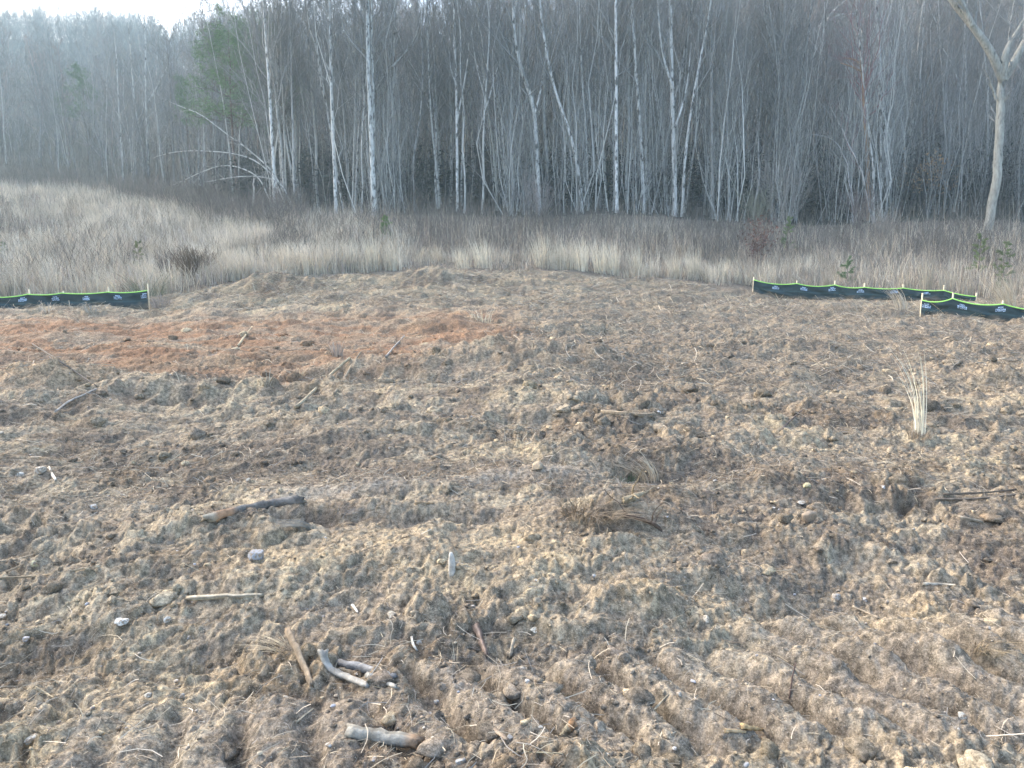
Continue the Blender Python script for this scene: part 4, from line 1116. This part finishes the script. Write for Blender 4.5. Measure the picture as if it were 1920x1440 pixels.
traced('large smooth grey tree at the right edge, forking into three heavy limbs', [(1856, 392), (1868, 330), (1874, 250), (1879, 190), (1882, 142)], 20, 46, 'bark_grey', (.34, .32, .27), TW, seed=900, taper=.8, group=None, t0=.5, n1=3,
       limbs=[([(1881, 150), (1868, 112), (1846, 76), (1823, 48), (1802, 22), (1778, -2)], 16), ([(1823, 48), (1812, 24), (1798, -4)], 11), ([(1881, 142), (1884, 100), (1900, 70), (1921, 36)], 14), ([(1882, 150), (1906, 108), (1935, 55), (1955, 0)], 14), ([(1868, 186), (1856, 150), (1845, 130)], 5)])
FT = [
 ('bright straight white trunk rising alone above the arching saplings', [(516, 395), (512, 320), (508, 230), (502, 140), (497, 50)], 8, 58, 'bark_pale', (.58, .57, .54), 20),
 ('white blotchy trunk, its base reaching the brush left of centre', [(630, 398), (628, 330), (624, 230), (620, 110), (617, 5)], 9, 57, 'bark_pale', (.52, .51, .48), 22),
 ('slender pale pole tree next to the bright straight white trunk', [(537, 392), (535, 300), (531, 190), (527, 60)], 4.5, 60, 'bark_grey', (.36, .35, .32), 19),
 ('grey trunk between the pale pole tree and the blotchy one', [(553, 392), (551, 290), (547, 190), (545, 90)], 6, 59, 'bark_grey', (.34, .33, .31), 20),
 ('thin isolated white trunk among the hazy brush at the left', [(229, 314), (226, 260), (222, 200), (219, 140)], 4.5, 92, 'bark_pale', (.5, .49, .46), 17),
 ('crooked pale trunk with an angled limb over the left hillside', [(276, 294), (276, 230), (274, 170), (275, 100)], 6, 96, 'bark_pale', (.5, .49, .46), 20),
 ('kinked pale tree left of the angled limb', [(266, 280), (263, 255), (257, 225), (252, 205), (249, 165)], 4.5, 98, 'bark_pale', (.46, .45, .42), 18),
 ('thick bright double trunk with lichen patches left of centre', [(702, 394), (699, 310), (695, 220), (691, 110), (689, 5)], 13, 56, 'bark_pale', (.50, .50, .47), 23),
 ('leaning grey trunk pressed against the thick bright double trunk', [(699, 392), (690, 300), (684, 200), (680, 90), (678, 10)], 6, 57, 'bark_grey', (.38, .37, .35), 21),
 ('pale trunk bowed out to the right of the thick double trunk', [(704, 392), (708, 335), (722, 280), (734, 215), (736, 140), (738, 70)], 6.5, 57.5, 'bark_pale', (.40, .39, .36), 20),
 ('thin grey trunk just left of the thick double trunk', [(661, 396), (664, 300), (667, 220), (668, 120)], 5.5, 58, 'bark_grey', (.36, .35, .32), 20),
 ('thin trunk leaning in from the left beside the blotchy one', [(656, 396), (650, 300), (643, 210), (634, 120)], 5, 59, 'bark_grey', (.33, .32, .30), 18),
 ('tall thin trunk with a bend near the top, left of the birch', [(825, 400), (820, 330), (813, 270), (806, 180), (803, 95)], 5, 58, 'bark_pale', (.42, .41, .38), 20),
 ('bright mottled birch with a forked top just left of centre', [(858, 396), (857, 310), (856, 210), (854, 120), (852, 38)], 7, 57, 'bark_pale', (.58, .57, .54), 21),
 ('olive grey trunk sweeping left as it rises, left of centre line', [(932, 398), (930, 320), (924, 270), (914, 200), (904, 120), (899, 70)], 6, 57, 'bark_grey', (.30, .29, .25), 20),
 ('straight slim pale trunk at the centre line', [(950, 396), (945, 330), (936, 260), (932, 160), (930, 30)], 5, 58, 'bark_pale', (.44, .43, .40), 21),
 ('pale grey trunk with a wide base and crown bent left, right of centre', [(1012, 392), (1008, 320), (1003, 230), (1003, 200), (980, 140), (964, 80), (963, 40)], 11, 55.5, 'bark_pale', (.47, .46, .43), 20),
 ('bright leaning trunk curving from lower right to upper left, right of centre', [(1093, 390), (1086, 330), (1073, 258), (1052, 205), (1038, 165), (1024, 100), (1014, 30)], 7.5, 55.5, 'bark_pale', (.54, .53, .50), 22),
 ('slim mottled trunk right of the bright leaning one', [(1104, 388), (1102, 330), (1100, 262), (1094, 180), (1089, 95)], 5, 56, 'bark_pale', (.42, .41, .38), 20),
 ('thin grey stem next to the slim mottled trunk', [(1120, 388), (1116, 310), (1110, 230), (1104, 150)], 4, 57, 'bark_grey', (.34, .33, .31), 18),
 ('dim grey trunk standing close left of the white birch', [(1137, 390), (1133, 310), (1128, 240), (1125, 170)], 7.5, 57, 'bark_grey', (.33, .33, .31), 21),
 ('whitest birch trunk, perfectly straight, right of centre', [(1157, 392), (1156, 310), (1155, 230), (1154, 120), (1153, 0)], 8.5, 55, 'bark_pale', (.62, .61, .58), 23),
 ('mottled trunk leaning slightly left, right of the whitest birch', [(1208, 390), (1205, 320), (1199, 220), (1191, 110), (1183, 0)], 8, 55, 'bark_pale', (.48, .47, .44), 23),
 ('slim trunk leaning left between the mottled one and the thick one', [(1253, 388), (1248, 320), (1238, 235), (1226, 170), (1214, 100)], 5.5, 56, 'bark_pale', (.42, .41, .39), 20),
 ('thick pale trunk with steep side branches at right of centre', [(1266, 388), (1265, 300), (1262, 200), (1259, 100), (1258, 0)], 11, 54.5, 'bark_pale', (.50, .49, .46), 23),
 ('pale trunk leaning right out of the base of the thick one', [(1279, 388), (1283, 300), (1292, 225), (1304, 150), (1320, 75), (1330, 20)], 7, 54.5, 'bark_pale', (.48, .47, .44), 21),
 ('dark straight grey trunk standing apart right of the leaning pair', [(1338, 380), (1335, 280), (1334, 180), (1333, 0)], 8.5, 54.5, 'bark_grey', (.27, .26, .24), 23),
 ('slender pale sapling right of the dark straight trunk', [(1347, 380), (1350, 310), (1358, 240), (1366, 175), (1372, 120)], 4, 53.5, 'bark_grey', (.40, .39, .36), 14),
 ('pale crooked trunk beside the broken orange snag', [(1642, 378), (1637, 300), (1631, 225), (1624, 160), (1616, 120)], 5.5, 51, 'bark_pale', (.46, .45, .42), 17),
 ('mottled trunk, left of a close pair right of the orange snag', [(1654, 380), (1652, 300), (1650, 200), (1648, 140)], 5.5, 51.5, 'bark_pale', (.46, .45, .42), 20),
 ('taller mottled trunk, right of the close pair by the orange snag', [(1664, 380), (1661, 280), (1657, 165), (1650, 80), (1643, 0)], 7, 51.5, 'bark_pale', (.44, .43, .41), 22),
 ('grey trunk high on the dark hillside left of the large forked tree', [(1752, 190), (1752, 120), (1753, 40), (1753, -10)], 7, 82, 'bark_grey', (.38, .38, .36), 24),
 ('crooked thin trunk between the close pair and the large forked tree', [(1782, 350), (1778, 290), (1772, 240), (1768, 160), (1763, 60), (1760, 0)], 3.5, 60, 'bark_grey', (.34, .33, .31), 20),
 ('thin bare stem standing just left of the large forked tree', [(1825, 372), (1826, 310), (1829, 260), (1830, 218)], 3, 56, 'bark_grey', (.34, .33, .31), 10),
]
for k, (lb, pts, wp, D, bk, bc, top) in enumerate(FT):
    kw = {}
    lim = ()
    if k == 5: lim = [([(280, 190), (296, 160), (315, 122)], 4)]
    if k == 7: lim = [([(699, 310), (700, 200), (697, 90), (697, 0)], 8)]
    if k == 13: lim = [([(857, 226), (868, 170), (876, 120), (879, 80)], 4), ([(856, 160), (845, 130), (842, 95)], 3)]
    if k == 16: lim = [([(1003, 212), (1014, 170), (1020, 130), (1028, 60)], 4)]
    if k == 24: lim = [([(1265, 240), (1280, 200), (1290, 150), (1296, 80)], 4.5), ([(1264, 170), (1248, 130), (1238, 80), (1233, 10)], 4.5)]
    if k == 9: lim = [([(735, 125), (755, 105), (778, 75), (790, 30)], 4)]
    traced(lb, pts, wp, D, bk, bc, TWR if k in (28,) else TW, top, 1000 + k, limbs=lim, t0=.38 if D < 80 else .3, n1=18, n2=6, n3=5, **kw)

# bent and broken ones
BS = 'arching saplings bent over at the left of the forest edge'
for k, (lb, pts, wp) in enumerate([
    ('topmost white sapling, bent in a long arch to the left', [(556, 392), (513, 322), (470, 283), (420, 248), (375, 212), (338, 200), (304, 184)], 3.6),
    ('white sapling arching left to a flat drooping tip, second from the top', [(548, 388), (510, 325), (475, 297), (430, 286), (380, 283), (335, 284), (285, 298)], 3.6),
    ('pale sapling bent in a round arch whose tip points down left', [(520, 372), (490, 337), (467, 320), (433, 309), (400, 312), (367, 325), (323, 347)], 3.4),
    ('lowest arching sapling, nearly level along its top', [(562, 400), (547, 383), (527, 343), (500, 332), (467, 330), (427, 333), (383, 341)], 3.4)]):
    traced(lb, pts, wp, 58 - k * .5, 'bark_pale', (.54, .52, .48), TW, None, 1100 + k, group=BS, name='bent_sapling', n1=9, n2=3, n3=2, t0=.3, lrel=.14, up=.1, taper=.3, cat='sapling')
traced('short broken pole standing under the arching saplings', [(471, 393), (473, 360), (476, 331)], 4.5, 56.5, 'bark_pale', (.50, .48, .45), TW, None, 1110, group=None, name='broken_snag', n1=2, n2=0, n3=0, taper=.8, cat='snag')
traced('orange-brown broken snag with splintered top', [(1632, 378), (1629, 290), (1623, 200), (1617, 120), (1613, 100)], 10, 51.8, 'bark_grey', (.36, .24, .16), TWR, None, 1111, group=None, name='broken_snag', n1=8, n2=4, n3=4, t0=.55, taper=.8, cat='snag', limbs=[([(1617, 125), (1604, 112), (1584, 108)], 5), ([(1618, 135), (1600, 126), (1576, 118)], 4)])
traced('pale dead tree leaning steeply to the right over the hillside', [(1395, 200), (1440, 150), (1480, 110), (1522, 68), (1557, 27), (1592, -6)], 9, 78, 'bark_pale', (.56, .56, .53), TW, None, 1112, group=None, name='leaning_tree', n1=9, n2=3, n3=2, t0=.35, taper=.5, limbs=[([(1540, 48), (1575, 25), (1612, 26), (1640, 28)], 4), ([(1557, 27), (1540, 75), (1527, 102)], 6)])
traced('short bright leaning snag high on the right hillside', [(1680, 90), (1694, 60), (1702, 35), (1712, 20)], 7, 76, 'bark_pale', (.52, .53, .50), TW, None, 1113, group=None, name='broken_snag', n1=4, n2=2, n3=0, t0=.4, taper=.6, cat='snag')
traced('pale snag leaning left above the dark brush at right', [(1428, 160), (1422, 110), (1413, 75), (1405, 45)], 6, 70, 'bark_pale', (.48, .49, .47), TW, None, 1114, group=None, name='broken_snag', n1=4, n2=2, n3=0, t0=.4, taper=.6, cat='snag')
traced('thin pale sapling arching left from the orange snag base', [(1640, 372), (1620, 330), (1600, 285), (1584, 240), (1566, 208), (1556, 190)], 3.5, 50.5, 'bark_pale', (.42, .40, .38), TWR, None, 1115, group=None, name='bent_sapling', n1=7, n2=3, n3=2, t0=.4, lrel=.16, cat='sapling')
traced('grey arching sapling left of the orange snag, tip level', [(1605, 360), (1590, 310), (1572, 275), (1550, 258), (1520, 252), (1495, 256)], 3, 50.8, 'bark_grey', (.36, .35, .34), TW, None, 1116, group=None, name='bent_sapling', n1=7, n2=3, n3=2, t0=.4, lrel=.16, cat='sapling')

# the rest of the wood one can still tell apart: copies of a dozen trees
rng = np.random.default_rng(77)
protos = []
for i in range(10):
    rs = np.random.default_rng(1200 + i)
    H = 17 + rs.uniform(0, 6); n = 22
    z = np.linspace(0, H, n)
    P = np.stack([np.cumsum(np.cumsum(rs.normal(0, .030, n))) + rs.normal(0, .07) * np.arange(n), np.cumsum(rs.normal(0, .12, n)), z], 1); P -= P[0]
    P = smooth_line(P, n, 2)
    r0 = rs.uniform(.07, .15)
    R = r0 * (1 - .8 * np.linspace(0, 1, n) ** 1.1); R[0] *= 1.25
    lim = []
    if i % 3 == 0:
        k0 = int(n * rs.uniform(.35, .5)); d = np.array([rs.normal(0, .25), rs.normal(0, .25), 1])
        lp = P[k0] + d[None] * np.linspace(0, H * .45, 12)[:, None] + np.cumsum(rs.normal(0, .08, (12, 3)), 0) * (np.arange(12) > 0)[:, None]
        lim = [(lp, R[k0] * .8 * np.linspace(1, .25, 12))]
    pale = i < 6
    t = make_tree('bare_tree', P, R, rs, 'bark_pale' if i < 4 else 'bark_grey', [(.46, .45, .42), (.40, .39, .36), (.30, .29, .27), (.22, .21, .20)][i % 4] if pale else [(.2, .19, .18), (.28, .27, .25)][i % 2], TW if i % 2 else TWD, 'x', None, lim, n1=22, n2=7, n3=5, t0=.28, lrel=.22, org=np.zeros(3))
    protos.append(t)

def copy_tree(src, loc, rz, sc):
    r = src.copy(); COL.objects.link(r)
    for ch in src.children:
        c = ch.copy(); COL.objects.link(c); c.parent = r
    r.location = loc; r.rotation_euler = (0, 0, rz); r.scale = (sc, sc, sc)
    return r

used = set()
def plant(n, d0, d1, a0, a1, label, group, s0=.7, s1=1.1, ids=range(10)):
    k = 0
    while k < n:
        a = rng.uniform(a0, a1); y = float(forest_y(a)) + rng.uniform(d0, d1)
        x = a * y
        i = int(rng.choice(list(ids))); loc = (x, y, float(macro(x, y)) - .12)
        rz, sc_ = rng.uniform(0, 6.28), rng.uniform(s0, s1)
        if i not in used:
            used.add(i); r = protos[i]; r.location = loc; r.rotation_euler = (rng.normal(0, .02), rng.normal(0, .03), rz); r.scale = (sc_,) * 3
        else:
            r = copy_tree(protos[i], loc, rz, sc_)
            r.rotation_euler = (rng.normal(0, .02), rng.normal(0, .03), rz)
        r['label'] = label; r['group'] = group
        k += 1
plant(120, .5, 9, -.36, .42, 'slim bare tree in the front rows of the forest edge', 'slim bare trees in the front rows of the forest', .65, 1.1, range(6))
plant(28, .5, 14, .42, .74, 'slim bare tree in the dark wood at the right', 'slim bare trees in the dark wood at the right', .5, 1.0)
plant(38, 1, 26, -.74, -.36, 'hazy bare tree in the wood behind the left meadow slope', 'hazy bare trees behind the left meadow', .45, .75)
plant(64, 10, 60, -.45, .74, 'bare tree standing deeper in the hillside wood', 'bare trees deeper in the hillside wood', .7, 1.05)

# ------------------------------------------------------------------ pines and green saplings
def pine(label, x, y, H, seed, group=None, green=(.13, .19, .10), name='pine_tree', bare=.45, wide=.16, dens=1.0, cat='pine tree'):
    rs = np.random.default_rng(seed)
    org = np.array([x, y, float(macro(x, y)) - .1])
    root = empty(name, org); tag(root, label, cat, group)
    n = 12
    P = np.stack([np.cumsum(rs.normal(0, H * .004, n)), np.cumsum(rs.normal(0, H * .004, n)), np.linspace(0, H, n)], 1) + org; P[0] = org
    R = H * .010 * np.linspace(1, .15, n)
    m_ = MB(); tubes(m_, P, R, 7, (.16, .12, .10)); m_.build('trunk', M['bark_grey'], root, origin=org)
    nb = int(46 * dens)
    A, AR = kids(rs, P[None], R[None], nb, bare, .99, wide * 1.25, H * .03, 78, .12, 5, .2, .4, .006)
    B, BR = kids(rs, A, AR, 5, .35, 1.0, .45, H * .015, 45, .15, 3, .15, .6, .004)
    m_ = MB(); tubes(m_, A, AR, 3, (.13, .10, .08)); tubes(m_, B, BR, 3, (.13, .10, .08))
    ends = np.concatenate([A[:, -1], A[:, -2], B[:, -1], B[:, 1]])
    per = 16
    q = np.repeat(ends, per, 0) + rs.normal(0, H * .012, (len(ends) * per, 3))
    small = H < 5
    if small:
        fa = rs.uniform(0, 1, (len(A), 90, 1)); fb = rs.uniform(0, 1, (len(B), 26, 1))
        q = np.concatenate([(A[:, 1:2] * (1 - fa) + A[:, -1:] * fa).reshape(-1, 3), (B[:, :1] * (1 - fb) + B[:, -1:] * fb).reshape(-1, 3)]) + rs.normal(0, .012, (len(A) * 90 + len(B) * 26, 3))
    N = len(q)
    lying(m_, q, rs.uniform(.6, 1.2, N) * (.09 if small else .10 + H * .014), rs.uniform(0, 6.28, N), rs.normal(.35, .6, N), np.full(N, .005 if small else .008 + H * .0014), np.array(green)[None] * rs.uniform(.6, 1.4, (N, 1)), rs, K=3)
    m_.build('crown', M['leaf'], root, origin=org)
    return root
def pine_px(label, u, D, vtop, **k):
    p = at(u, vtop, D); H = p[2] - float(macro(p[0], p[1])); k.setdefault('seed', int(u))
    return pine(label, p[0], p[1], H, **k)
pine_px('green pine crown rising above the bare trees at the upper left', 425, 66, 52, wide=.22, green=(.14, .22, .10), dens=1.3)
pine_px('second green pine standing right behind the upper left pine', 470, 70, 40, wide=.20, green=(.14, .22, .10), dens=1.2)
pine_px('faint dark pine in the haze at the left', 150, 112, 128, wide=.18)
pine_px('small dark young pine in the haze right of the crooked trunk', 342, 90, 148, bare=.6, wide=.13)
pine_px('bright green pine sapling in the brush below the thick double trunk', 723, 43, 402, bare=.05, green=(.13, .21, .06), name='pine_sapling', cat='sapling', wide=.22)
pine_px('small green sapling in the brush right of the reddish shrub', 1479, 43, 405, bare=.1, green=(.15, .21, .08), name='pine_sapling', cat='sapling', wide=.2, dens=.5)
pine_px('green seedling pine just behind the long silt fence', 1590, 33.5, 482, bare=.2, green=(.12, .19, .08), name='pine_sapling', cat='sapling', wide=.28, dens=.3)
pine_px('yellow-green sapling among tan grass at the right', 1843, 34, 430, bare=.15, green=(.18, .22, .09), name='pine_sapling', cat='sapling', wide=.15, dens=.5)
pine_px('olive green sapling by the right edge behind the nearer silt fence', 1888, 31, 445, bare=.1, green=(.15, .19, .085), name='pine_sapling', cat='sapling', wide=.16, dens=.5)
pine_px('tiny yellow-green sapling in the left meadow grass', 258, 36, 448, bare=.05, green=(.19, .21, .09), name='pine_sapling', cat='sapling', wide=.2, dens=.4)
pine_px('green sapling at the left edge of the meadow', 4, 40, 450, bare=.1, green=(.15, .19, .09), name='pine_sapling', cat='sapling', wide=.2, dens=.5)
pine_px('dark young evergreen under the trees left of the large forked tree', 1800, 56, 325, bare=.1, green=(.06, .09, .04), name='pine_sapling', cat='sapling', wide=.3)

# ------------------------------------------------------------------ shrubs
def shrub(label, u, D, vtop, wpx, stems, col, seed, leaves=None, name='shrub', n2=5, n3=4, cat='shrub', vbase=None):
    rs = np.random.default_rng(seed)
    p = at(u, vtop, D); zb = float(macro(p[0], p[1])) - .1; H = p[2] - zb
    org = np.array([p[0], p[1], zb]); W = wpx * mpp(p) / 2
    m_ = MB(); t = np.linspace(0, 1, 7)
    az = rs.uniform(0, 6.28, stems); q = rs.uniform(.1, 1, stems) * W
    P = org[None, None] + np.stack([np.cos(az)[:, None] * q[:, None] * t ** .9, np.sin(az)[:, None] * q[:, None] * t ** .9, (H * rs.uniform(.6, 1.0, stems))[:, None] * t ** (1.0)], -1)
    P += np.cumsum(rs.normal(0, .02 * H, P.shape), 1) * (t > 0)[None, :, None]
    R = .010 * np.linspace(1, .4, 7)[None] * rs.uniform(.7, 1.4, (stems, 1)) * (D / 45)
    tubes(m_, P, R, 4, col)
    B, BR = kids(rs, P, R, n2, .3, 1.0, .35, .1, 35, .3, 4, .2, .6, .005)
    tubes(m_, B, BR, 3, col)
    if n3:
        Cc, CR = kids(rs, B, BR, n3, .2, 1.0, .5, .08, 40, .2, 3, .2, .7, .004); tubes(m_, Cc, CR, 3, col)
    else: Cc = B
    if leaves is not None:
        nl, lc, ls = leaves
        e = Cc[rs.integers(0, len(Cc), nl), rs.integers(1, 3, nl)] + rs.normal(0, .05, (nl, 3))
        lying(m_, e, rs.uniform(.06, .12, nl) * ls, rs.uniform(0, 6.28, nl), rs.normal(-.5, .5, nl), rs.uniform(.04, .07, nl) * ls, np.array(lc)[None] * rs.uniform(.55, 1.4, (nl, 1)), rs, K=3)
    o = m_.build(name, M['stem'], origin=org)
    return tag(o, label, cat)
shrub('low shrub with dark russet leaves in the brush behind the long silt fence', 1422, 38, 415, 80, 22, (.16, .12, .105), 1301, (420, (.15, .085, .07), 1.0))
shrub('bush still holding tan dead leaves under the dark trees at right', 1742, 52, 300, 110, 16, (.16, .13, .11), 1302, (900, (.36, .24, .14), 1.2))
shrub('tall fan of pale bare stems at the forest edge right of centre', 1478, 50, 268, 170, 34, (.27, .25, .225), 1303)
shrub('reddish bare bush at the foot of the orange snag', 1612, 49.5, 345, 90, 30, (.20, .155, .14), 1304)
shrub('spreading pale brush clump beside the tall fan of stems', 1655, 44, 385, 80, 34, (.30, .26, .22), 1305)
shrub('dark root mound bristling with stems at the left field corner', 362, 31.5, 466, 100, 120, (.14, .105, .075), 1306, n2=6, n3=3, name='brush_mound', cat='brush pile')
shrub('loose dark brush beside the root mound at the left field corner', 315, 32, 470, 60, 60, (.17, .14, .12), 1307, n2=5, n3=2, name='brush_mound', cat='brush pile')
shrub('grey bare bush in front of the white trunks at centre', 1010, 52, 330, 120, 40, (.26, .235, .22), 1308)
shrub('bare bush with greenish stems left of the tall fan', 1420, 49, 345, 90, 30, (.20, .20, .15), 1309)

# ------------------------------------------------------------------ undergrowth and the far wood
rng = np.random.default_rng(91)
mb = MB()
def under(n, d0, d1, h0, h1, r, col, a0=-.78, a1=.78, k1=8, k2=4, up=.25, ang=45, tilt=.10, clus=False):
    a = rng.uniform(a0, a1, n)
    if clus: a = a[fbm(a * 26, a * 0 + 3.3, 3, 555) + rng.normal(0, .12, n) > .02]; n = len(a)
    y = forest_y(a) + d0 + (d1 - d0) * rng.uniform(0, 1, n) ** 1.2; x = a * y
    z = macro(x, y) - .1; h = rng.uniform(h0, h1, n)
    t = np.linspace(0, 1, 6)
    az = rng.uniform(0, 6.28, n); ln = np.abs(rng.normal(0, tilt * 1.5, n))
    P = np.stack([x, y, z], 1)[:, None] + np.stack([np.cos(az) * ln, np.sin(az) * ln, np.ones(n)], 1)[:, None] * (h[:, None] * t)[..., None]
    P[..., :2] += np.cumsum(rng.normal(0, .024, (n, 6, 2)), 1) * h[:, None, None] * (t > 0)[None, :, None]
    R = (r * h * rng.uniform(.7, 1.3, n))[:, None] * np.linspace(1, .3, 6)[None]
    c = np.array(col)[rng.integers(0, len(col), n)] * rng.uniform(.7, 1.25, (n, 1))
    tubes(mb, P, R, 3, c)
    A, AR = kids(rng, P, R, k1, .12, .98, .26, .3, ang, up, 4, .25, .55, .006)
    tubes(mb, A, AR, 3, np.repeat(c, k1, 0))
    if k2:
        B, BR = kids(rng, A, AR, k2, .2, 1.0, .5, .2, 45, .1, 3, .2, .7, .005)
        tubes(mb, B, BR, 3, np.repeat(np.repeat(c, k1, 0), k2, 0))
DK = [(.065, .062, .06), (.09, .083, .08), (.13, .122, .115), (.055, .052, .05)]
under(1300, 0, 22, 2.5, 7, .0045, DK + [(.26, .25, .235)])
under(2200, .3, 9, 5, 15, .0030, [(.54, .53, .49), (.44, .43, .40), (.34, .335, .31), (.24, .235, .22)], -.31, .50, 7, 3, .5, 28, .055, True)
under(500, .5, 14, 4, 12, .0030, [(.36, .35, .33), (.24, .235, .22)], .45, .78, 7, 3, .5, 28, .06, True)
under(900, 1, 14, 1.5, 4, .005, DK, -.4, .78, 10, 5, .05, 70)
under(800, 14, 60, 4, 10, .004, DK)
tag(mb.build('forest_undergrowth', M['twig']), kind='stuff')

# evergreen undergrowth, dark and low, among the front trunks
mb = MB()
n = 3600
a = rng.uniform(-.34, .78, n); y = forest_y(a) + rng.uniform(3, 30, n); x = a * y
k = fbm(x * .12, y * .12, 3, 811) + rng.normal(0, .15, n) > -.12
x, y = x[k], y[k]; n = len(x); z = macro(x, y); h = rng.uniform(1.2, 4.2, n)
q = np.repeat(np.stack([x, y, z], 1), 60, 0); hh = np.repeat(h, 60)
rr = rng.normal(0, 1, (n * 60, 3)); rr[:, 2] = 0
q = q + rr * (hh * .30)[:, None]; q[:, 2] += hh * rng.uniform(.05, 1, n * 60)
N = len(q)
lying(mb, q, rng.uniform(.18, .4, N), rng.uniform(0, 6.28, N), rng.normal(0, .5, N), rng.uniform(.05, .10, N), np.array([(.020, .030, .026), (.030, .038, .032), (.034, .034, .030)])[rng.integers(0, 3, N)], rng, K=3)
tag(mb.build('evergreen_undergrowth', M['leaf']), kind='stuff')

mb = MB()
libs = []
for i in range(8):
    rs = np.random.default_rng(1400 + i)
    H = 1.0; n = 7
    P = np.stack([np.cumsum(rs.normal(rs.normal(0, .012), .018, n)), np.cumsum(rs.normal(0, .018, n)), np.linspace(0, 1, n)], 1); P -= P[0]
    R = .0070 * np.linspace(1, .15, n)
    A, AR = kids(rs, P[None], R[None], 18, .05 if i % 2 else .16, .98, .26, .03, 42, .25, 4, .3, .5, .0016)
    B, BR = kids(rs, A, AR, 5, .2, 1.0, .5, .02, 42, .2, 3, .2, .65, .0011)
    Cc, CR = kids(rs, B, BR, 4, .2, 1.0, .6, .02, 42, .2, 2, .2, .7, .0008)
    t_ = MB(); tubes(t_, P, R, 4, (.25, .245, .235)); tubes(t_, A, AR, 3, (.235, .23, .22)); tubes(t_, B, BR, 3, (.225, .22, .21)); tubes(t_, Cc, CR, 3, (.215, .21, .20))
    libs.append((np.concatenate(t_.v), np.concatenate(t_.q), np.concatenate(t_.c)))
n = 1350
a = rng.uniform(-.78, .78, n); far = np.where(a < -.3, 400, 285); y = forest_y(a) + 22 + (far - forest_y(a)) * rng.uniform(0, 1, n) ** 1.5; m_ = 1100
a = np.concatenate([a, rng.uniform(-.80, -.25, m_)]); y = np.concatenate([y, rng.uniform(210, 427, m_)]); n += m_; x = a * y
z = macro(x, y) - .3; h = rng.uniform(13, 21, n) * np.where(a < -.4, .85, 1.0)
for i in range(n):
    v, q, c = libs[i % 8]; an = rng.uniform(0, 6.28); ca, sa = math.cos(an), math.sin(an)
    u_ = v * h[i]
    tint = rng.uniform(.65, 1.3) * (np.array([1.15, .95, .9]) if rng.uniform() < .2 else np.ones(3))
    mb.add(np.stack([u_[:, 0] * ca - u_[:, 1] * sa + x[i], u_[:, 0] * sa + u_[:, 1] * ca + y[i], u_[:, 2] + z[i]], 1), quads=q, col=c * tint)
tag(mb.build('far_woodland', M['twig']), kind='stuff')

# ------------------------------------------------------------------ hazy air
hv = [(sx, sy, sz) for sx in (-420, 420) for sy in (-6, 436) for sz in (-2.5, 140)]
me = bpy.data.meshes.new('haze')
me.from_pydata(hv, [], [(0, 1, 3, 2), (4, 6, 7, 5), (0, 4, 5, 1), (2, 3, 7, 6), (0, 2, 6, 4), (1, 5, 7, 3)])
hz = bpy.data.objects.new('haze', me); COL.objects.link(hz); tag(hz, kind='stuff')
hm = bpy.data.materials.new('hazy_air'); hm.use_nodes = True
hn = hm.node_tree; hn.nodes.remove(hn.nodes['Principled BSDF'])
pv = hn.nodes.new('ShaderNodeVolumePrincipled')
pv.inputs['Color'].default_value = (.68, .90, .96, 1)
pv.inputs['Density'].default_value = .0009
pv.inputs['Anisotropy'].default_value = .1
hn.links.new(pv.outputs[0], hn.nodes['Material Output'].inputs['Volume'])
me.materials.append(hm)
